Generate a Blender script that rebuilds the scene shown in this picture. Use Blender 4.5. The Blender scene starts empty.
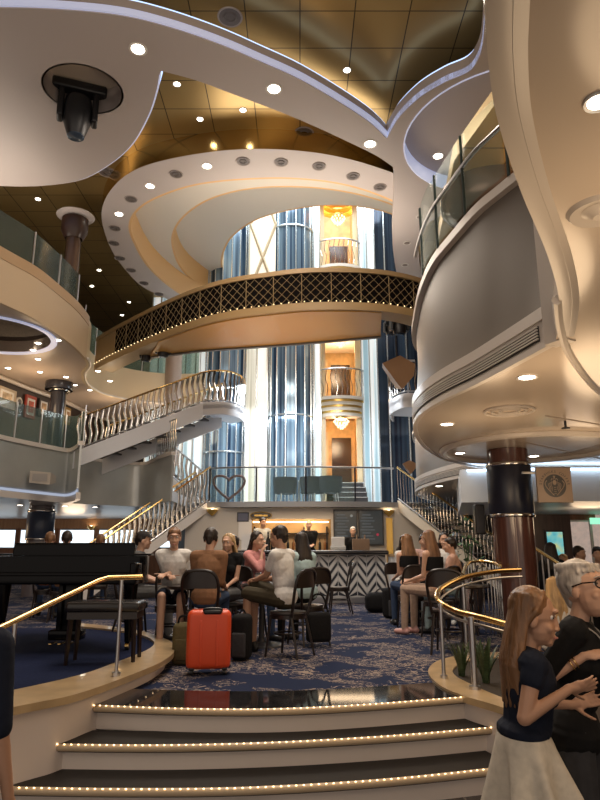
import bpy, bmesh, math, random
from mathutils import Vector, Matrix, Quaternion
from mathutils.geometry import tessellate_polygon
random.seed(11)
SC = bpy.context.scene
COL = SC.collection
PI = math.pi
# ---------------------------------------------------------------- camera model
F = 640.0
PITCH = math.atan(152.0 / F)
CZ = 1.6
cp, sp = math.cos(PITCH), math.sin(PITCH)
def ray(u, v):
    a = (u - 300) / F; b = (400 - v) / F
    return Vector((a, cp - b * sp, sp + b * cp))
def PZ(u, v, z):
    d = ray(u, v); t = (z - CZ) / d.z
    return Vector((d.x * t, d.y * t, z))
def PY(u, v, y):
    d = ray(u, v); t = y / d.y
    return Vector((d.x * t, y, CZ + d.z * t))
cam = bpy.data.objects.new('camera', bpy.data.cameras.new('camera'))
COL.objects.link(cam)
cam.location = (0, 0, CZ); cam.rotation_euler = (PI / 2 + PITCH, 0, 0)
cam.data.sensor_fit = 'VERTICAL'; cam.data.sensor_height = 36; cam.data.lens = 36 * F / 800
cam.data.clip_start = 0.05; cam.data.clip_end = 200
SC.camera = cam
# ---------------------------------------------------------------- objects
WM = {}
def wm(o): return WM.get(o.name, Matrix.Identity(4))
def tag(o, label=None, cat=None, group=None, kind=None):
    if label: o['label'] = label
    if cat: o['category'] = cat
    if group: o['group'] = group
    if kind: o['kind'] = kind
    return o
def thing(name, label, cat, loc=(0, 0, 0), rz=0.0, group=None, kind=None, sc=1.0):
    o = bpy.data.objects.new(name, None); COL.objects.link(o)
    o.empty_display_size = .1
    o.location = loc; o.rotation_euler = (0, 0, rz); o.scale = (sc, sc, sc)
    WM[o.name] = Matrix.LocRotScale(Vector(loc), Quaternion((0, 0, 1), rz), Vector((sc, sc, sc)))
    return tag(o, label, cat, group, kind)
class MB:
    """collects shapes; build() links them as one mesh object"""
    def __init__(s): s.v = []; s.f = []; s.m = []
    def add(s, vs, fs, mi=0):
        b = len(s.v); s.v += [Vector(p) for p in vs]
        for f in fs: s.f.append([b + i for i in f]); s.m.append(mi)
        return s
    def xf(s, M, start=0):
        for i in range(start, len(s.v)): s.v[i] = M @ s.v[i]
        return s
    def box(s, c, d, rz=0, mi=0, R=None):
        x, y, z = d[0] / 2, d[1] / 2, d[2] / 2
        M = R.to_4x4() if R is not None else Matrix.Rotation(rz, 4, 'Z')
        vs = [Vector(c) + M @ Vector((i * x, j * y, k * z)) for k in (-1, 1) for j in (-1, 1) for i in (-1, 1)]
        return s.add(vs, [(0, 2, 3, 1), (4, 5, 7, 6), (0, 1, 5, 4), (2, 6, 7, 3), (0, 4, 6, 2), (1, 3, 7, 5)], mi)
    def rbox(s, c, d, r=.02, n=4, rz=0, mi=0, R=None):
        """box with rounded vertical edges and softened rims"""
        x, y, z = d[0] / 2, d[1] / 2, d[2] / 2
        r = min(r, x * .98, y * .98, z * .98)
        M = R.to_4x4() if R is not None else Matrix.Rotation(rz, 4, 'Z')
        rings = []
        prof = [(z, r)] if False else []
        for k in range(n + 1):
            a = -PI / 2 + k * PI / 2 / n
            prof.append((-z + r + r * math.sin(a), r * (1 - math.cos(a))))
        for k in range(n + 1):
            a = k * PI / 2 / n
            prof.append((z - r + r * math.sin(a), r * (1 - math.cos(a))))
        for (h, ins) in prof:
            ring = []
            for (qx, qy, a0) in ((1, 1, 0), (-1, 1, PI / 2), (-1, -1, PI), (1, -1, 3 * PI / 2)):
                for k in range(n + 1):
                    a = a0 + k * PI / 2 / n
                    rr = max(r - ins, .0004)
                    ring.append(Vector((qx * (x - r) + rr * math.cos(a), qy * (y - r) + rr * math.sin(a), h)))
            rings.append([Vector(c) + M @ p for p in ring])
        return s.loft(rings, True, True, mi)
    def loft(s, rings, closed=True, caps=True, mi=0):
        n = len(rings[0]); b = len(s.v)
        for r in rings: s.v += [Vector(p) for p in r]
        for i in range(len(rings) - 1):
            for j in range(n if closed else n - 1):
                k = (j + 1) % n
                s.f.append([b + i * n + j, b + i * n + k, b + (i + 1) * n + k, b + (i + 1) * n + j]); s.m.append(mi)
        if caps:
            s.f.append([b + j for j in range(n)][::-1]); s.m.append(mi)
            s.f.append([b + (len(rings) - 1) * n + j for j in range(n)]); s.m.append(mi)
        return s
    def tube(s, pts, r, n=8, closed=False, mi=0, caps=True, ry=None):
        pts = [Vector(p) for p in pts]
        rs = r if isinstance(r, (list, tuple)) else [r] * len(pts)
        rings = []; up0 = None
        for i, p in enumerate(pts):
            if closed: t = pts[(i + 1) % len(pts)] - pts[i - 1]
            else: t = pts[min(i + 1, len(pts) - 1)] - pts[max(i - 1, 0)]
            if t.length < 1e-9: t = Vector((0, 0, 1))
            t.normalize()
            if up0 is None:
                up0 = Vector((0, 0, 1)) if abs(t.z) < .9 else Vector((1, 0, 0))
            a = t.cross(up0)
            if a.length < 1e-4: a = t.cross(Vector((1, .3, 0)))
            a.normalize(); bb = a.cross(t).normalized(); up0 = bb
            q = ry / r if (ry and not isinstance(r, (list, tuple))) else 1
            rings.append([p + a * (rs[i] * math.cos(2 * PI * k / n)) + bb * (rs[i] * q * math.sin(2 * PI * k / n)) for k in range(n)])
        if closed: rings.append(rings[0]); caps = False
        return s.loft(rings, True, caps, mi)
    def cyl(s, p0, p1, r, n=12, mi=0, r1=None):
        return s.tube([p0, p1], [r, r if r1 is None else r1], n, mi=mi)
    def lathe(s, prof, c=(0, 0, 0), n=24, mi=0, a0=0, a1=2 * PI):
        c = Vector(c); full = abs(a1 - a0 - 2 * PI) < 1e-6
        m = n if full else n + 1
        rings = [[c + Vector((r * math.cos(a0 + (a1 - a0) * k / n), r * math.sin(a0 + (a1 - a0) * k / n), z)) for k in range(m)] for (r, z) in prof]
        return s.loft(rings, full, False, mi)
    def disc(s, c, r, nrm=(0, 0, 1), n=24, mi=0):
        q = Vector((0, 0, 1)).rotation_difference(Vector(nrm))
        vs = [Vector(c) + q @ Vector((r * math.cos(2 * PI * k / n), r * math.sin(2 * PI * k / n), 0)) for k in range(n)]
        return s.add(vs, [list(range(n))], mi)
    def ball(s, c, r, n=12, mi=0, R=None):
        r = Vector(r) if hasattr(r, '__len__') else Vector((r, r, r))
        m = max(4, n // 2); rings = []
        for i in range(m + 1):
            a = -PI / 2 + PI * i / m
            ring = []
            for k in range(n):
                p = Vector((r.x * math.cos(a) * math.cos(2 * PI * k / n), r.y * math.cos(a) * math.sin(2 * PI * k / n), r.z * math.sin(a)))
                if i in (0, m): p = Vector((1e-5 * math.cos(2 * PI * k / n), 1e-5 * math.sin(2 * PI * k / n), p.z))
                ring.append(Vector(c) + (R @ p if R is not None else p))
            rings.append(ring)
        return s.loft(rings, True, True, mi)
    def cone(s, p0, p1, r0, r1, n=12, mi=0):
        """round cone: a tapered capsule"""
        p0, p1 = Vector(p0), Vector(p1); d = p1 - p0
        L = max(d.length, 1e-5); q = Vector((0, 0, 1)).rotation_difference(d)
        rings = []; m = 4
        for k in range(m + 1):
            a = -PI / 2 + PI / 2 * k / m
            rings.append((max(r0 * math.cos(a), 1e-5), r0 * math.sin(a)))
        for k in range(m + 1):
            a = PI / 2 * k / m
            rings.append((max(r1 * math.cos(a), 1e-5), L + r1 * math.sin(a)))
        return s.loft([[p0 + q @ Vector((r * math.cos(2 * PI * j / n), r * math.sin(2 * PI * j / n), z)) for j in range(n)] for (r, z) in rings], True, True, mi)
    def plate(s, outer, z0, z1, holes=(), mi=0, mside=None):
        """flat slab between heights z0 < z1 with an outline and holes"""
        loops = [[Vector((p[0], p[1], 0)) for p in outer]] + [[Vector((p[0], p[1], 0)) for p in h] for h in holes]
        tris = tessellate_polygon(loops)
        flat = [p for l in loops for p in l]; n = len(flat)
        b = len(s.v)
        s.v += [Vector((p.x, p.y, z0)) for p in flat] + [Vector((p.x, p.y, z1)) for p in flat]
        for t in tris:
            a, c, d = (flat[i] for i in t)
            up = (c - a).cross(d - a).z > 0
            lo = list(t)[::-1] if up else list(t)
            s.f.append([b + i for i in lo]); s.m.append(mi)
            s.f.append([b + n + i for i in lo[::-1]]); s.m.append(mi)
        k = 0
        for l in loops:
            m = len(l)
            for i in range(m):
                j = (i + 1) % m
                s.f.append([b + k + i, b + k + j, b + n + k + j, b + n + k + i]); s.m.append(mi if mside is None else mside)
            k += m
        return s
    def ribbon(s, pts, z0, z1, th, mi=0, closed=False):
        """upright wall along a plan curve; z0/z1 may be per-point lists; th offsets to the left of travel"""
        pts = [Vector((p[0], p[1], 0)) for p in pts]; n = len(pts)
        Z0 = z0 if isinstance(z0, (list, tuple)) else [z0] * n
        Z1 = z1 if isinstance(z1, (list, tuple)) else [z1] * n
        rings = []
        for i, p in enumerate(pts):
            if closed: t = pts[(i + 1) % n] - pts[i - 1]
            else: t = pts[min(i + 1, n - 1)] - pts[max(i - 1, 0)]
            t.normalize(); q = p + Vector((-t.y, t.x, 0)) * th
            rings.append([(p.x, p.y, Z0[i]), (q.x, q.y, Z0[i]), (q.x, q.y, Z1[i]), (p.x, p.y, Z1[i])])
        if closed: rings.append(rings[0])
        return s.loft(rings, True, not closed, mi)
    def build(s, name, mats, parent=None, world=False, smooth=40, kind=None):
        mats = mats if isinstance(mats, (list, tuple)) else [mats]
        vs = s.v
        if world and parent is not None:
            I = wm(parent).inverted(); vs = [I @ p for p in vs]
        me = bpy.data.meshes.new(name)
        me.from_pydata([tuple(p) for p in vs], [], s.f); 
        for m in mats: me.materials.append(m)
        if len(mats) > 1: me.polygons.foreach_set('material_index', s.m)
        bm = bmesh.new(); bm.from_mesh(me)
        bmesh.ops.recalc_face_normals(bm, faces=bm.faces); bm.to_mesh(me); bm.free()
        if smooth:
            me.shade_smooth(); me.set_sharp_from_angle(angle=math.radians(smooth))
        return link(name, me, parent, kind)
def link(name, me, parent=None, kind=None):
    o = bpy.data.objects.new(name, me); COL.objects.link(o)
    if parent is not None:
        o.parent = parent; WM[o.name] = wm(parent).copy()
    if kind: o['kind'] = kind
    return o
def kids(o): return [c for c in COL.objects if c.parent == o]
def copy_tree(src, loc=None, rz=None, label=None, group=None):
    r = src.copy(); COL.objects.link(r)
    if loc is not None: r.location = loc
    if rz is not None: r.rotation_euler = (0, 0, rz)
    if label: r['label'] = label
    if group: r['group'] = group
    for ch in list(src.children):
        c = ch.copy(); COL.objects.link(c); c.parent = r
        for g in list(ch.children):
            d = g.copy(); COL.objects.link(d); d.parent = c
    return r
def spline(pts, n=8, closed=False):
    """Catmull-Rom through the points"""
    P = [Vector(p) for p in pts]; out = []; N = len(P)
    for i in range(N if closed else N - 1):
        if closed: a, b, c, d = P[i - 1], P[i], P[(i + 1) % N], P[(i + 2) % N]
        else: a, b, c, d = P[max(i - 1, 0)], P[i], P[i + 1], P[min(i + 2, N - 1)]
        for k in range(n):
            t = k / n
            out.append(.5 * ((2 * b) + (c - a) * t + (2 * a - 5 * b + 4 * c - d) * t * t + (3 * b - a - 3 * c + d) * t ** 3))
    if not closed: out.append(P[-1])
    return out
def resample(pts, step=None, n=None):
    P = [Vector(p) for p in pts]
    L = [0]
    for i in range(1, len(P)): L.append(L[-1] + (P[i] - P[i - 1]).length)
    n = n or max(1, round(L[-1] / step)); out = []; j = 0
    for k in range(n + 1):
        s_ = L[-1] * k / n
        while j < len(L) - 2 and L[j + 1] < s_: j += 1
        t = (s_ - L[j]) / max(L[j + 1] - L[j], 1e-9)
        out.append(P[j].lerp(P[j + 1], min(max(t, 0), 1)))
    return out
def pxz(lst, z): return [PZ(u, v, z) for (u, v) in lst]
# ---------------------------------------------------------------- materials
def _bsdf(m): return m.node_tree.nodes['Principled BSDF']
MATS = {}
def mat(name, col, rough=.5, metal=0.0, spec=.5, emit=None, es=0.0, noise=0.0, nscale=8.0, bump=0.0, bscale=40.0, trans=0.0, alpha=1.0, coat=0.0, stretch=None, sheen=0.0, sss=0.0):
    if name in MATS: return MATS[name]
    m = bpy.data.materials.new(name); m.use_nodes = True
    nt = m.node_tree; b = _bsdf(m)
    b.inputs['Base Color'].default_value = (*col, 1); b.inputs['Roughness'].default_value = rough
    b.inputs['Metallic'].default_value = metal; b.inputs['Specular IOR Level'].default_value = spec
    b.inputs['Transmission Weight'].default_value = trans; b.inputs['Alpha'].default_value = alpha
    b.inputs['Coat Weight'].default_value = coat; b.inputs['Sheen Weight'].default_value = sheen
    if emit: b.inputs['Emission Color'].default_value = (*emit, 1); b.inputs['Emission Strength'].default_value = es
    if noise or bump:
        tc = nt.nodes.new('ShaderNodeTexCoord'); src = tc.outputs['Object']
        if stretch:
            mp = nt.nodes.new('ShaderNodeMapping'); mp.inputs['Scale'].default_value = stretch
            nt.links.new(src, mp.inputs['Vector']); src = mp.outputs['Vector']
    if noise:
        nz = nt.nodes.new('ShaderNodeTexNoise'); nz.inputs['Scale'].default_value = nscale; nz.inputs['Detail'].default_value = 5
        nt.links.new(src, nz.inputs['Vector'])
        rp = nt.nodes.new('ShaderNodeValToRGB')
        rp.color_ramp.elements[0].position = .3; rp.color_ramp.elements[1].position = .7
        rp.color_ramp.elements[0].color = (*[c * (1 - noise) for c in col], 1)
        rp.color_ramp.elements[1].color = (*[min(1, c * (1 + noise)) for c in col], 1)
        nt.links.new(nz.outputs['Fac'], rp.inputs['Fac']); nt.links.new(rp.outputs['Color'], b.inputs['Base Color'])
    if bump:
        n2 = nt.nodes.new('ShaderNodeTexNoise'); n2.inputs['Scale'].default_value = bscale; n2.inputs['Detail'].default_value = 4
        nt.links.new(src, n2.inputs['Vector'])
        bp = nt.nodes.new('ShaderNodeBump'); bp.inputs['Strength'].default_value = bump; bp.inputs['Distance'].default_value = .02
        nt.links.new(n2.outputs['Fac'], bp.inputs['Height']); nt.links.new(bp.outputs['Normal'], b.inputs['Normal'])
    MATS[name] = m
    return m
def mat_brick(name, c1, c2, mortar, sx, sy, msize=.01, rough=.4, metal=0.0, off=.0, bump=.2, plane='XY', spec=.5):
    """panels/tiles with seams in object space"""
    if name in MATS: return MATS[name]
    m = bpy.data.materials.new(name); m.use_nodes = True; nt = m.node_tree; b = _bsdf(m)
    b.inputs['Roughness'].default_value = rough; b.inputs['Metallic'].default_value = metal; b.inputs['Specular IOR Level'].default_value = spec
    tc = nt.nodes.new('ShaderNodeTexCoord'); vec = tc.outputs['Object']
    if plane != 'XY':
        sx_ = nt.nodes.new('ShaderNodeSeparateXYZ'); cb = nt.nodes.new('ShaderNodeCombineXYZ'); nt.links.new(vec, sx_.inputs[0])
        nt.links.new(sx_.outputs[plane[0]], cb.inputs['X']); nt.links.new(sx_.outputs[plane[1]], cb.inputs['Y']); vec = cb.outputs[0]
    bk = nt.nodes.new('ShaderNodeTexBrick'); nt.links.new(vec, bk.inputs['Vector'])
    bk.inputs['Color1'].default_value = (*c1, 1); bk.inputs['Color2'].default_value = (*c2, 1); bk.inputs['Mortar'].default_value = (*mortar, 1)
    bk.inputs['Scale'].default_value = 1; bk.inputs['Mortar Size'].default_value = msize
    bk.inputs['Brick Width'].default_value = sx; bk.inputs['Row Height'].default_value = sy
    bk.offset = off; bk.inputs['Bias'].default_value = 0
    nt.links.new(bk.outputs['Color'], b.inputs['Base Color'])
    if bump:
        bp = nt.nodes.new('ShaderNodeBump'); bp.inputs['Strength'].default_value = bump; bp.inputs['Distance'].default_value = .01; bp.invert = True
        nt.links.new(bk.outputs['Fac'], bp.inputs['Height']); nt.links.new(bp.outputs['Normal'], b.inputs['Normal'])
    MATS[name] = m
    return m
def mat_glass(name, col=(.8, .95, .92), alpha=.25, rough=.05, metal=0.0):
    """thin architectural glass: a little reflective, mostly see-through"""
    if name in MATS: return MATS[name]
    m = bpy.data.materials.new(name); m.use_nodes = True; nt = m.node_tree; b = _bsdf(m)
    b.inputs['Base Color'].default_value = (*col, 1); b.inputs['Roughness'].default_value = rough; b.inputs['Metallic'].default_value = metal
    tr = nt.nodes.new('ShaderNodeBsdfTransparent'); tr.inputs['Color'].default_value = (*[min(1, .84 + c * .16) if alpha < .1 else min(1, .5 + c * .5) for c in col], 1)
    mx = nt.nodes.new('ShaderNodeMixShader'); mx.inputs['Fac'].default_value = alpha
    nt.links.new(tr.outputs[0], mx.inputs[1]); nt.links.new(b.outputs[0], mx.inputs[2])
    nt.links.new(mx.outputs[0], nt.nodes['Material Output'].inputs['Surface'])
    MATS[name] = m
    return m
def emis(name, col, st):
    if name in MATS: return MATS[name]
    m = bpy.data.materials.new(name); m.use_nodes = True; nt = m.node_tree
    nt.nodes.remove(_bsdf(m)); e = nt.nodes.new('ShaderNodeEmission')
    e.inputs[0].default_value = (*col, 1); e.inputs[1].default_value = st
    nt.links.new(e.outputs[0], nt.nodes['Material Output'].inputs['Surface'])
    MATS[name] = m
    return m
def lamp(kind, loc, energy, col=(1, .8, .6), size=.2, aim=None, spot=1.6, blend=.6, size_y=None):
    l = bpy.data.lights.new('lamp_' + kind.lower(), kind); l.energy = energy; l.color = col
    if kind == 'AREA':
        l.size = size
        if size_y: l.shape = 'RECTANGLE'; l.size_y = size_y
    else: l.shadow_soft_size = size; l.specular_factor = .08 if kind == 'POINT' else 1
    if kind == 'SPOT': l.spot_size = spot; l.spot_blend = blend
    o = bpy.data.objects.new('light', l); COL.objects.link(o); o.location = loc
    d = (Vector(aim) - Vector(loc)) if aim is not None else Vector((0, 0, -1))
    o.rotation_euler = d.to_track_quat('-Z', 'Y').to_euler()
    return o
# shared materials
CREAM = mat('cream_paint', (.66, .57, .46), .45)
WHITE = mat('white_paint', (.74, .70, .66), .4)
RINGW = mat('ring_paint', (.52, .46, .43), .5)
SOFFIT = mat('soffit_enamel', (.68, .58, .48), .16, spec=.6)
GRAYF = mat('gray_fascia', (.23, .205, .18), .42, metal=.1)
SATIN = mat('satin_metal_fascia', (.46, .47, .45), .32, metal=.45, noise=.10, nscale=1.2)
ORANGE = mat('tan_leather', (.50, .33, .17), .4)
CHROME = mat('chrome', (.62, .60, .57), .14, metal=1)
STEEL = mat('brushed_steel', (.55, .55, .56), .28, metal=1)
BRASS = mat('polished_brass', (.75, .52, .22), .18, metal=1)
DARKM = mat('dark_metal', (.03, .03, .035), .4, metal=.4)
BLACK = mat('black_plastic', (.012, .012, .014), .35)
BLACKG = mat('black_lacquer', (.004, .004, .005), .12, spec=.14)
NAVYBAND = mat('navy_leather', (.012, .016, .035), .35)
MAHOG = mat('mahogany', (.085, .035, .028), .22, noise=.3, nscale=5, stretch=(6, 6, .4), coat=.4)
WOODB = mat('brown_wood_panel', (.19, .085, .045), .35, noise=.25, nscale=4, stretch=(5, 5, .5))
DWOOD = mat('dark_chair_wood', (.018, .011, .009), .3)
BLUEC = emis('cove_led', (.50, .66, 1.0), 1.6)
LAMPW = emis('lamp_warm', (1, .80, .55), 14)
LAMPN = emis('lamp_neutral', (1, .9, .75), 16)
LAMPO = mat('lamp_off', (.25, .20, .17), .3)
GLASS = mat_glass('rail_glass', (.55, .75, .68), .07)
GLASSD = mat_glass('rail_glass_dark', (.25, .36, .34), .22)
# ================================================================ materials with patterns
def mat_carpet():
    m = bpy.data.materials.new('patterned_carpet'); m.use_nodes = True; nt = m.node_tree; b = _bsdf(m)
    b.inputs['Roughness'].default_value = .95; b.inputs['Specular IOR Level'].default_value = .1
    tc = nt.nodes.new('ShaderNodeTexCoord')
    def noise(sc, det=3, dist=0.0):
        n = nt.nodes.new('ShaderNodeTexNoise'); n.inputs['Scale'].default_value = sc; n.inputs['Detail'].default_value = det; n.inputs['Distortion'].default_value = dist
        nt.links.new(tc.outputs['Object'], n.inputs['Vector']); return n.outputs['Fac']
    def mth(op, a, v=None, c=None):
        n = nt.nodes.new('ShaderNodeMath'); n.operation = op
        nt.links.new(a, n.inputs[0])
        if v is not None:
            if hasattr(v, 'links'): nt.links.new(v, n.inputs[1])
            else: n.inputs[1].default_value = v
        return n.outputs[0]
    line = mth('LESS_THAN', mth('ABSOLUTE', mth('SUBTRACT', noise(5.5, 2, 1.6), .5)), .022)
    line2 = mth('LESS_THAN', mth('ABSOLUTE', mth('SUBTRACT', noise(10, 2, 2.0), .52)), .03)
    mask = mth('GREATER_THAN', noise(1.5, 1), .50)
    mask2 = mth('GREATER_THAN', noise(2.3, 1, .5), .54)
    k = mth('MAXIMUM', mth('MULTIPLY', line, mask), mth('MULTIPLY', line2, mask2))
    mx = nt.nodes.new('ShaderNodeMix'); mx.data_type = 'RGBA'
    nt.links.new(k, mx.inputs[0]); mx.inputs[6].default_value = (.017, .025, .058, 1); mx.inputs[7].default_value = (.30, .24, .20, 1)
    nt.links.new(mx.outputs[2], b.inputs['Base Color'])
    return m
CARPET = mat_carpet()
NAVYC = mat('navy_stage_carpet', (.012, .018, .05), .95, spec=.1, noise=.25, nscale=60)
GOLD = mat_brick('gold_ceiling_panels', (.40, .28, .11), (.35, .24, .09), (.07, .05, .025), .85, .75, .010, rough=.30, metal=.65, bump=.15)
STONE = mat_brick('dark_stone_tile', (.055, .045, .042), (.045, .038, .036), (.30, .26, .22), 1.1, 1.1, .008, rough=.12, bump=.05)
TREAD = mat('dark_tread', (.013, .011, .010), .5, spec=.25, noise=.2, nscale=30)
MARBLE = mat('black_polished_stone', (.02, .02, .022), .06, noise=.4, nscale=6)
NOSE = mat('beige_nosing', (.58, .45, .30), .4)
RISER = mat('riser_paint', (.80, .71, .64), .5)
RIMW = mat('blond_wood', (.50, .36, .20), .28, noise=.15, nscale=6, coat=.3)
BULB = emis('string_bulb', (1, .66, .32), 6)
# ================================================================ floors and steps
MB().plate([(-12, -4), (12, -4), (12, 26), (-12, 26)], -.2, 0).build('floor', STONE, kind='structure')
NOS1 = spline(pxz([(92, 706), (190, 709.5), (280, 709.5), (370, 705), (466, 697.5)], .5), 8)
NOS2 = spline(pxz([(42, 745), (160, 746), (280, 743), (400, 736), (510, 726.5)], .333), 8)
NOS3 = spline(pxz([(-10, 788), (120, 790), (250, 788.5), (390, 780), (514, 767)], .167), 8)
MB().plate([(p.x, p.y + .13) for p in NOS1] + [(1.75, 6.0), (2.9, 7.2), (4.2, 8.3), (4.2, 13.5), (10, 15.5), (10, 26), (-12, 26), (-12, 6.2), (-3, 6.2), (-1.75, 5.7)], .02, .5, mside=1).build('floor_upper', [CARPET, RISER], kind='structure')
ro = spline(pxz([(-150, 748), (-60, 724), (8, 709), (43, 702), (70, 696.5), (100, 687), (137, 673), (162, 662), (174, 652), (172, 643), (160, 637), (140, 631), (115, 627), (80, 623.5)], .645), 5)
po = spline(pxz([(575, 735), (540, 720), (514, 711), (487, 702.5), (465, 696), (443, 687), (430, 676), (429, 668), (437, 661), (452, 656.5), (471, 653.5), (500, 652), (545, 655), (590, 680)], .52), 6, True)
def off(L, d):
    out = []
    for i, p in enumerate(L):
        t = L[min(i + 1, len(L) - 1)] - L[max(i - 1, 0)]; t.normalize(); out.append(Vector((p.x - t.y * d, p.y + t.x * d, p.z)))
    return out
ro_in = off(ro, .085)
pc_ = sum(po, Vector((0, 0, 0))) / len(po)
po_in = [pc_ + (p - pc_) * .92 for p in po]
STG = [(p.x, p.y) for p in ro_in] + [(-8, 8), (-8, 4)]
PLN = [(p.x, p.y) for p in po_in]
def inside(p, poly):
    r = False
    for i in range(len(poly)):
        a, b = poly[i - 1], poly[i]
        if (a[1] > p.y) != (b[1] > p.y) and p.x < (b[0] - a[0]) * (p.y - a[1]) / (b[1] - a[1]) + a[0]: r = not r
    return r
def trim(L):
    L = resample(L, .015)
    return [p for p in L if not inside(p, STG) and not inside(p, PLN)]
steps = thing('entry_steps', 'three wide curved steps with dark treads and lit beige nosings up to the carpet', 'steps', (0, 4.6, 0))
BACK = [Vector((p.x, p.y + .75, 0)) for p in NOS1]
def step(nos, z, zb, back):
    nos = trim(nos); back = trim(back)
    MB().plate([(p.x, p.y + .01) for p in nos] + [(p.x, p.y) for p in reversed(back)], z - .05, z - .002).build('tread', TREAD if z < .45 else MARBLE, steps, True)
    m = MB(); m.tube([Vector((p.x, p.y + .012, z - .022)) for p in nos], .024, 10)
    n = m.build('nosing', NOSE, steps, True)
    b = MB()
    for p in resample(nos, .048): b.ball((p.x, p.y - .004, z + .002), (.0065, .0045, .0035), 6)
    o = b.build('light_string', BULB, n, True, smooth=0); o['kind'] = 'stuff'
    MB().ribbon([(p.x, p.y + .06) for p in nos], zb, z - .045, .05).build('riser', RISER, steps, True)
step(NOS1, .505, .333, [Vector((p.x, p.y + .62, 0)) for p in NOS1])
step(NOS2, .338, .167, [Vector((p.x * .92, p.y + .36, 0)) for p in NOS2])
step(NOS3, .172, 0, [Vector((p.x * .95, p.y + .40, 0)) for p in NOS3])
# ---------------------------------------------------------------- piano stage
ri = spline(pxz([(-140, 722), (-60, 706), (11, 691), (53, 682), (88, 673), (115, 663), (139, 654), (152, 647), (153, 641), (139, 634.5), (117, 630.5), (80, 626.5)], .645), 5)
stage = thing('piano_stage', 'raised curved piano stage with navy carpet and a blond wood rim', 'stage', (-3, 6, 0))
MB().plate([(p.x, p.y) for p in ro] + [(p.x, p.y) for p in reversed(ri)], .60, .65).build('wood_rim', RIMW, stage, True)
MB().plate([(p.x, p.y) for p in ri] + [(-7, ri[-1].y), (-7, 4.0), (ri[0].x, ri[0].y)], .58, .628).build('stage_carpet', NAVYC, stage, True)
MB().ribbon([(p.x, p.y) for p in ro_in], 0, .60, .06).build('skirting', mat('stage_white', (.82, .73, .68), .35), stage, True)
b = MB()
for p in resample(off(ro, .04), .15): b.ball((p.x + .004, p.y - .004, .597), .0045, 6)
b.build('light_string', emis('stage_bulb', (1, .66, .34), 2.6), stage, True, smooth=0)['kind'] = 'stuff'
rail = thing('brass_handrail', 'brass handrail on two steel posts sloping along the piano stage rim', 'handrail', (-2, 5.2, .65))
hp = [PY(-70, 664, 4.0), PY(0, 628, 4.65), PY(60, 599, 5.25), PY(98, 581, 5.65), PY(108, 578, 5.75), PY(142, 577, 5.95)]
MB().tube(hp, .022, 12).build('rail_bar', BRASS, rail, True)
for (ub, vb, ut, vt, d) in ((116, 676, 125, 580, 5.55), (8, 697, 16, 624, 4.7)):
    bp = PZ(ub, vb, .65); tp = Vector((bp.x, bp.y, PY(ut, vt, bp.y).z))
    m = MB().cyl(bp, tp, .014, 10); m.cyl(bp, bp + Vector((0, 0, .03)), .035, 14); m.build('post', STEEL, rail, True)
# ---------------------------------------------------------------- planter
pi_ = spline(pxz([(560, 718), (535, 708), (510, 700), (491, 693), (471, 684), (456, 676), (453, 669), (463, 662), (478, 658.5), (500, 657), (535, 660), (565, 685)], .52), 6, True)
planter = thing('planter', 'low oval planter with a beige capped rim beside the steps', 'planter', (1.8, 5.9, 0))
MB().plate([(p.x, p.y) for p in po], .47, .52, [[(p.x, p.y) for p in pi_]]).build('cap', RIMW, planter, True)
MB().ribbon([(p.x, p.y) for p in po_in], 0, .47, -.05, closed=True).build('outer_wall', mat('stage_white', (.7, .62, .58)), planter, True)
MB().plate([(p.x, p.y) for p in pi_], .46, .506).build('soil', mat('dark_soil', (.03, .022, .015), .9, noise=.4, nscale=30), planter, True)
prail = thing('curved_handrail', 'brass handrail curling around the oval planter on steel posts', 'handrail', (1.5, 5.8, .6))
cr = spline([PY(620, 655, 5.2), PY(560, 638, 5.3), PY(505, 624, 5.55), PY(475, 616, 5.75), PY(456, 611, 5.95), PY(441, 603, 6.1), PY(437, 594.5, 6.3), PY(445, 586, 6.5), PY(464, 577.5, 6.75), PY(494, 571.5, 7.0), PY(520, 570, 7.2)], 6)
MB().tube(cr, .026, 12).build('rail_bar', BRASS, prail, True)
MB().tube([p + Vector((.02, .02, -.07)) for p in cr], .012, 8).build('lower_bar', STEEL, prail, True)
for (u, v, uu, vv, d, r) in ((444, 678, 442, 603, 0, .016), (475, 689, 473, 617, 0, .024), (467, 655, 467, 577, 0, .018), (521, 706, 512, 628, 0, .02)):
    bp = PZ(u, v, .52); tp = PY(uu, vv, bp.y); m = MB().cyl(bp, Vector((bp.x, bp.y, tp.z)), r, 10); m.cyl(bp, bp + Vector((0, 0, .025)), r * 2, 12)
    m.build('post', STEEL, prail, True)
LEAF = mat('sword_leaf', (.045, .075, .03), .45, noise=.5, nscale=14, stretch=(1, 1, 5))
def sword_plant(c, label, n, h):
    t = thing('sword_leaf_plant', label, 'plant', c, group='plants in the oval planter')
    m = MB()
    for k in range(n):
        a = k * 2.4 + random.uniform(-.3, .3); L = h * random.uniform(.65, 1.05); out = random.uniform(.1, .45) * h; w = random.uniform(.016, .026)
        rings = []
        for i in range(7):
            q = i / 6; ww = w * (1 - q ** 2.2) + .001
            p = Vector((math.cos(a) * (out * q ** 1.6 + .02), math.sin(a) * (out * q ** 1.6 + .02), L * q - .12 * L * q ** 3))
            t_ = Vector((-math.sin(a), math.cos(a), 0)) * ww
            nn = Vector((math.cos(a), math.sin(a), .3)) * .004
            rings.append([p - t_, p - nn * 1.6, p + t_, p + nn])
        m.loft(rings, True, True)
    m.build('leaves', LEAF, t)
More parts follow.
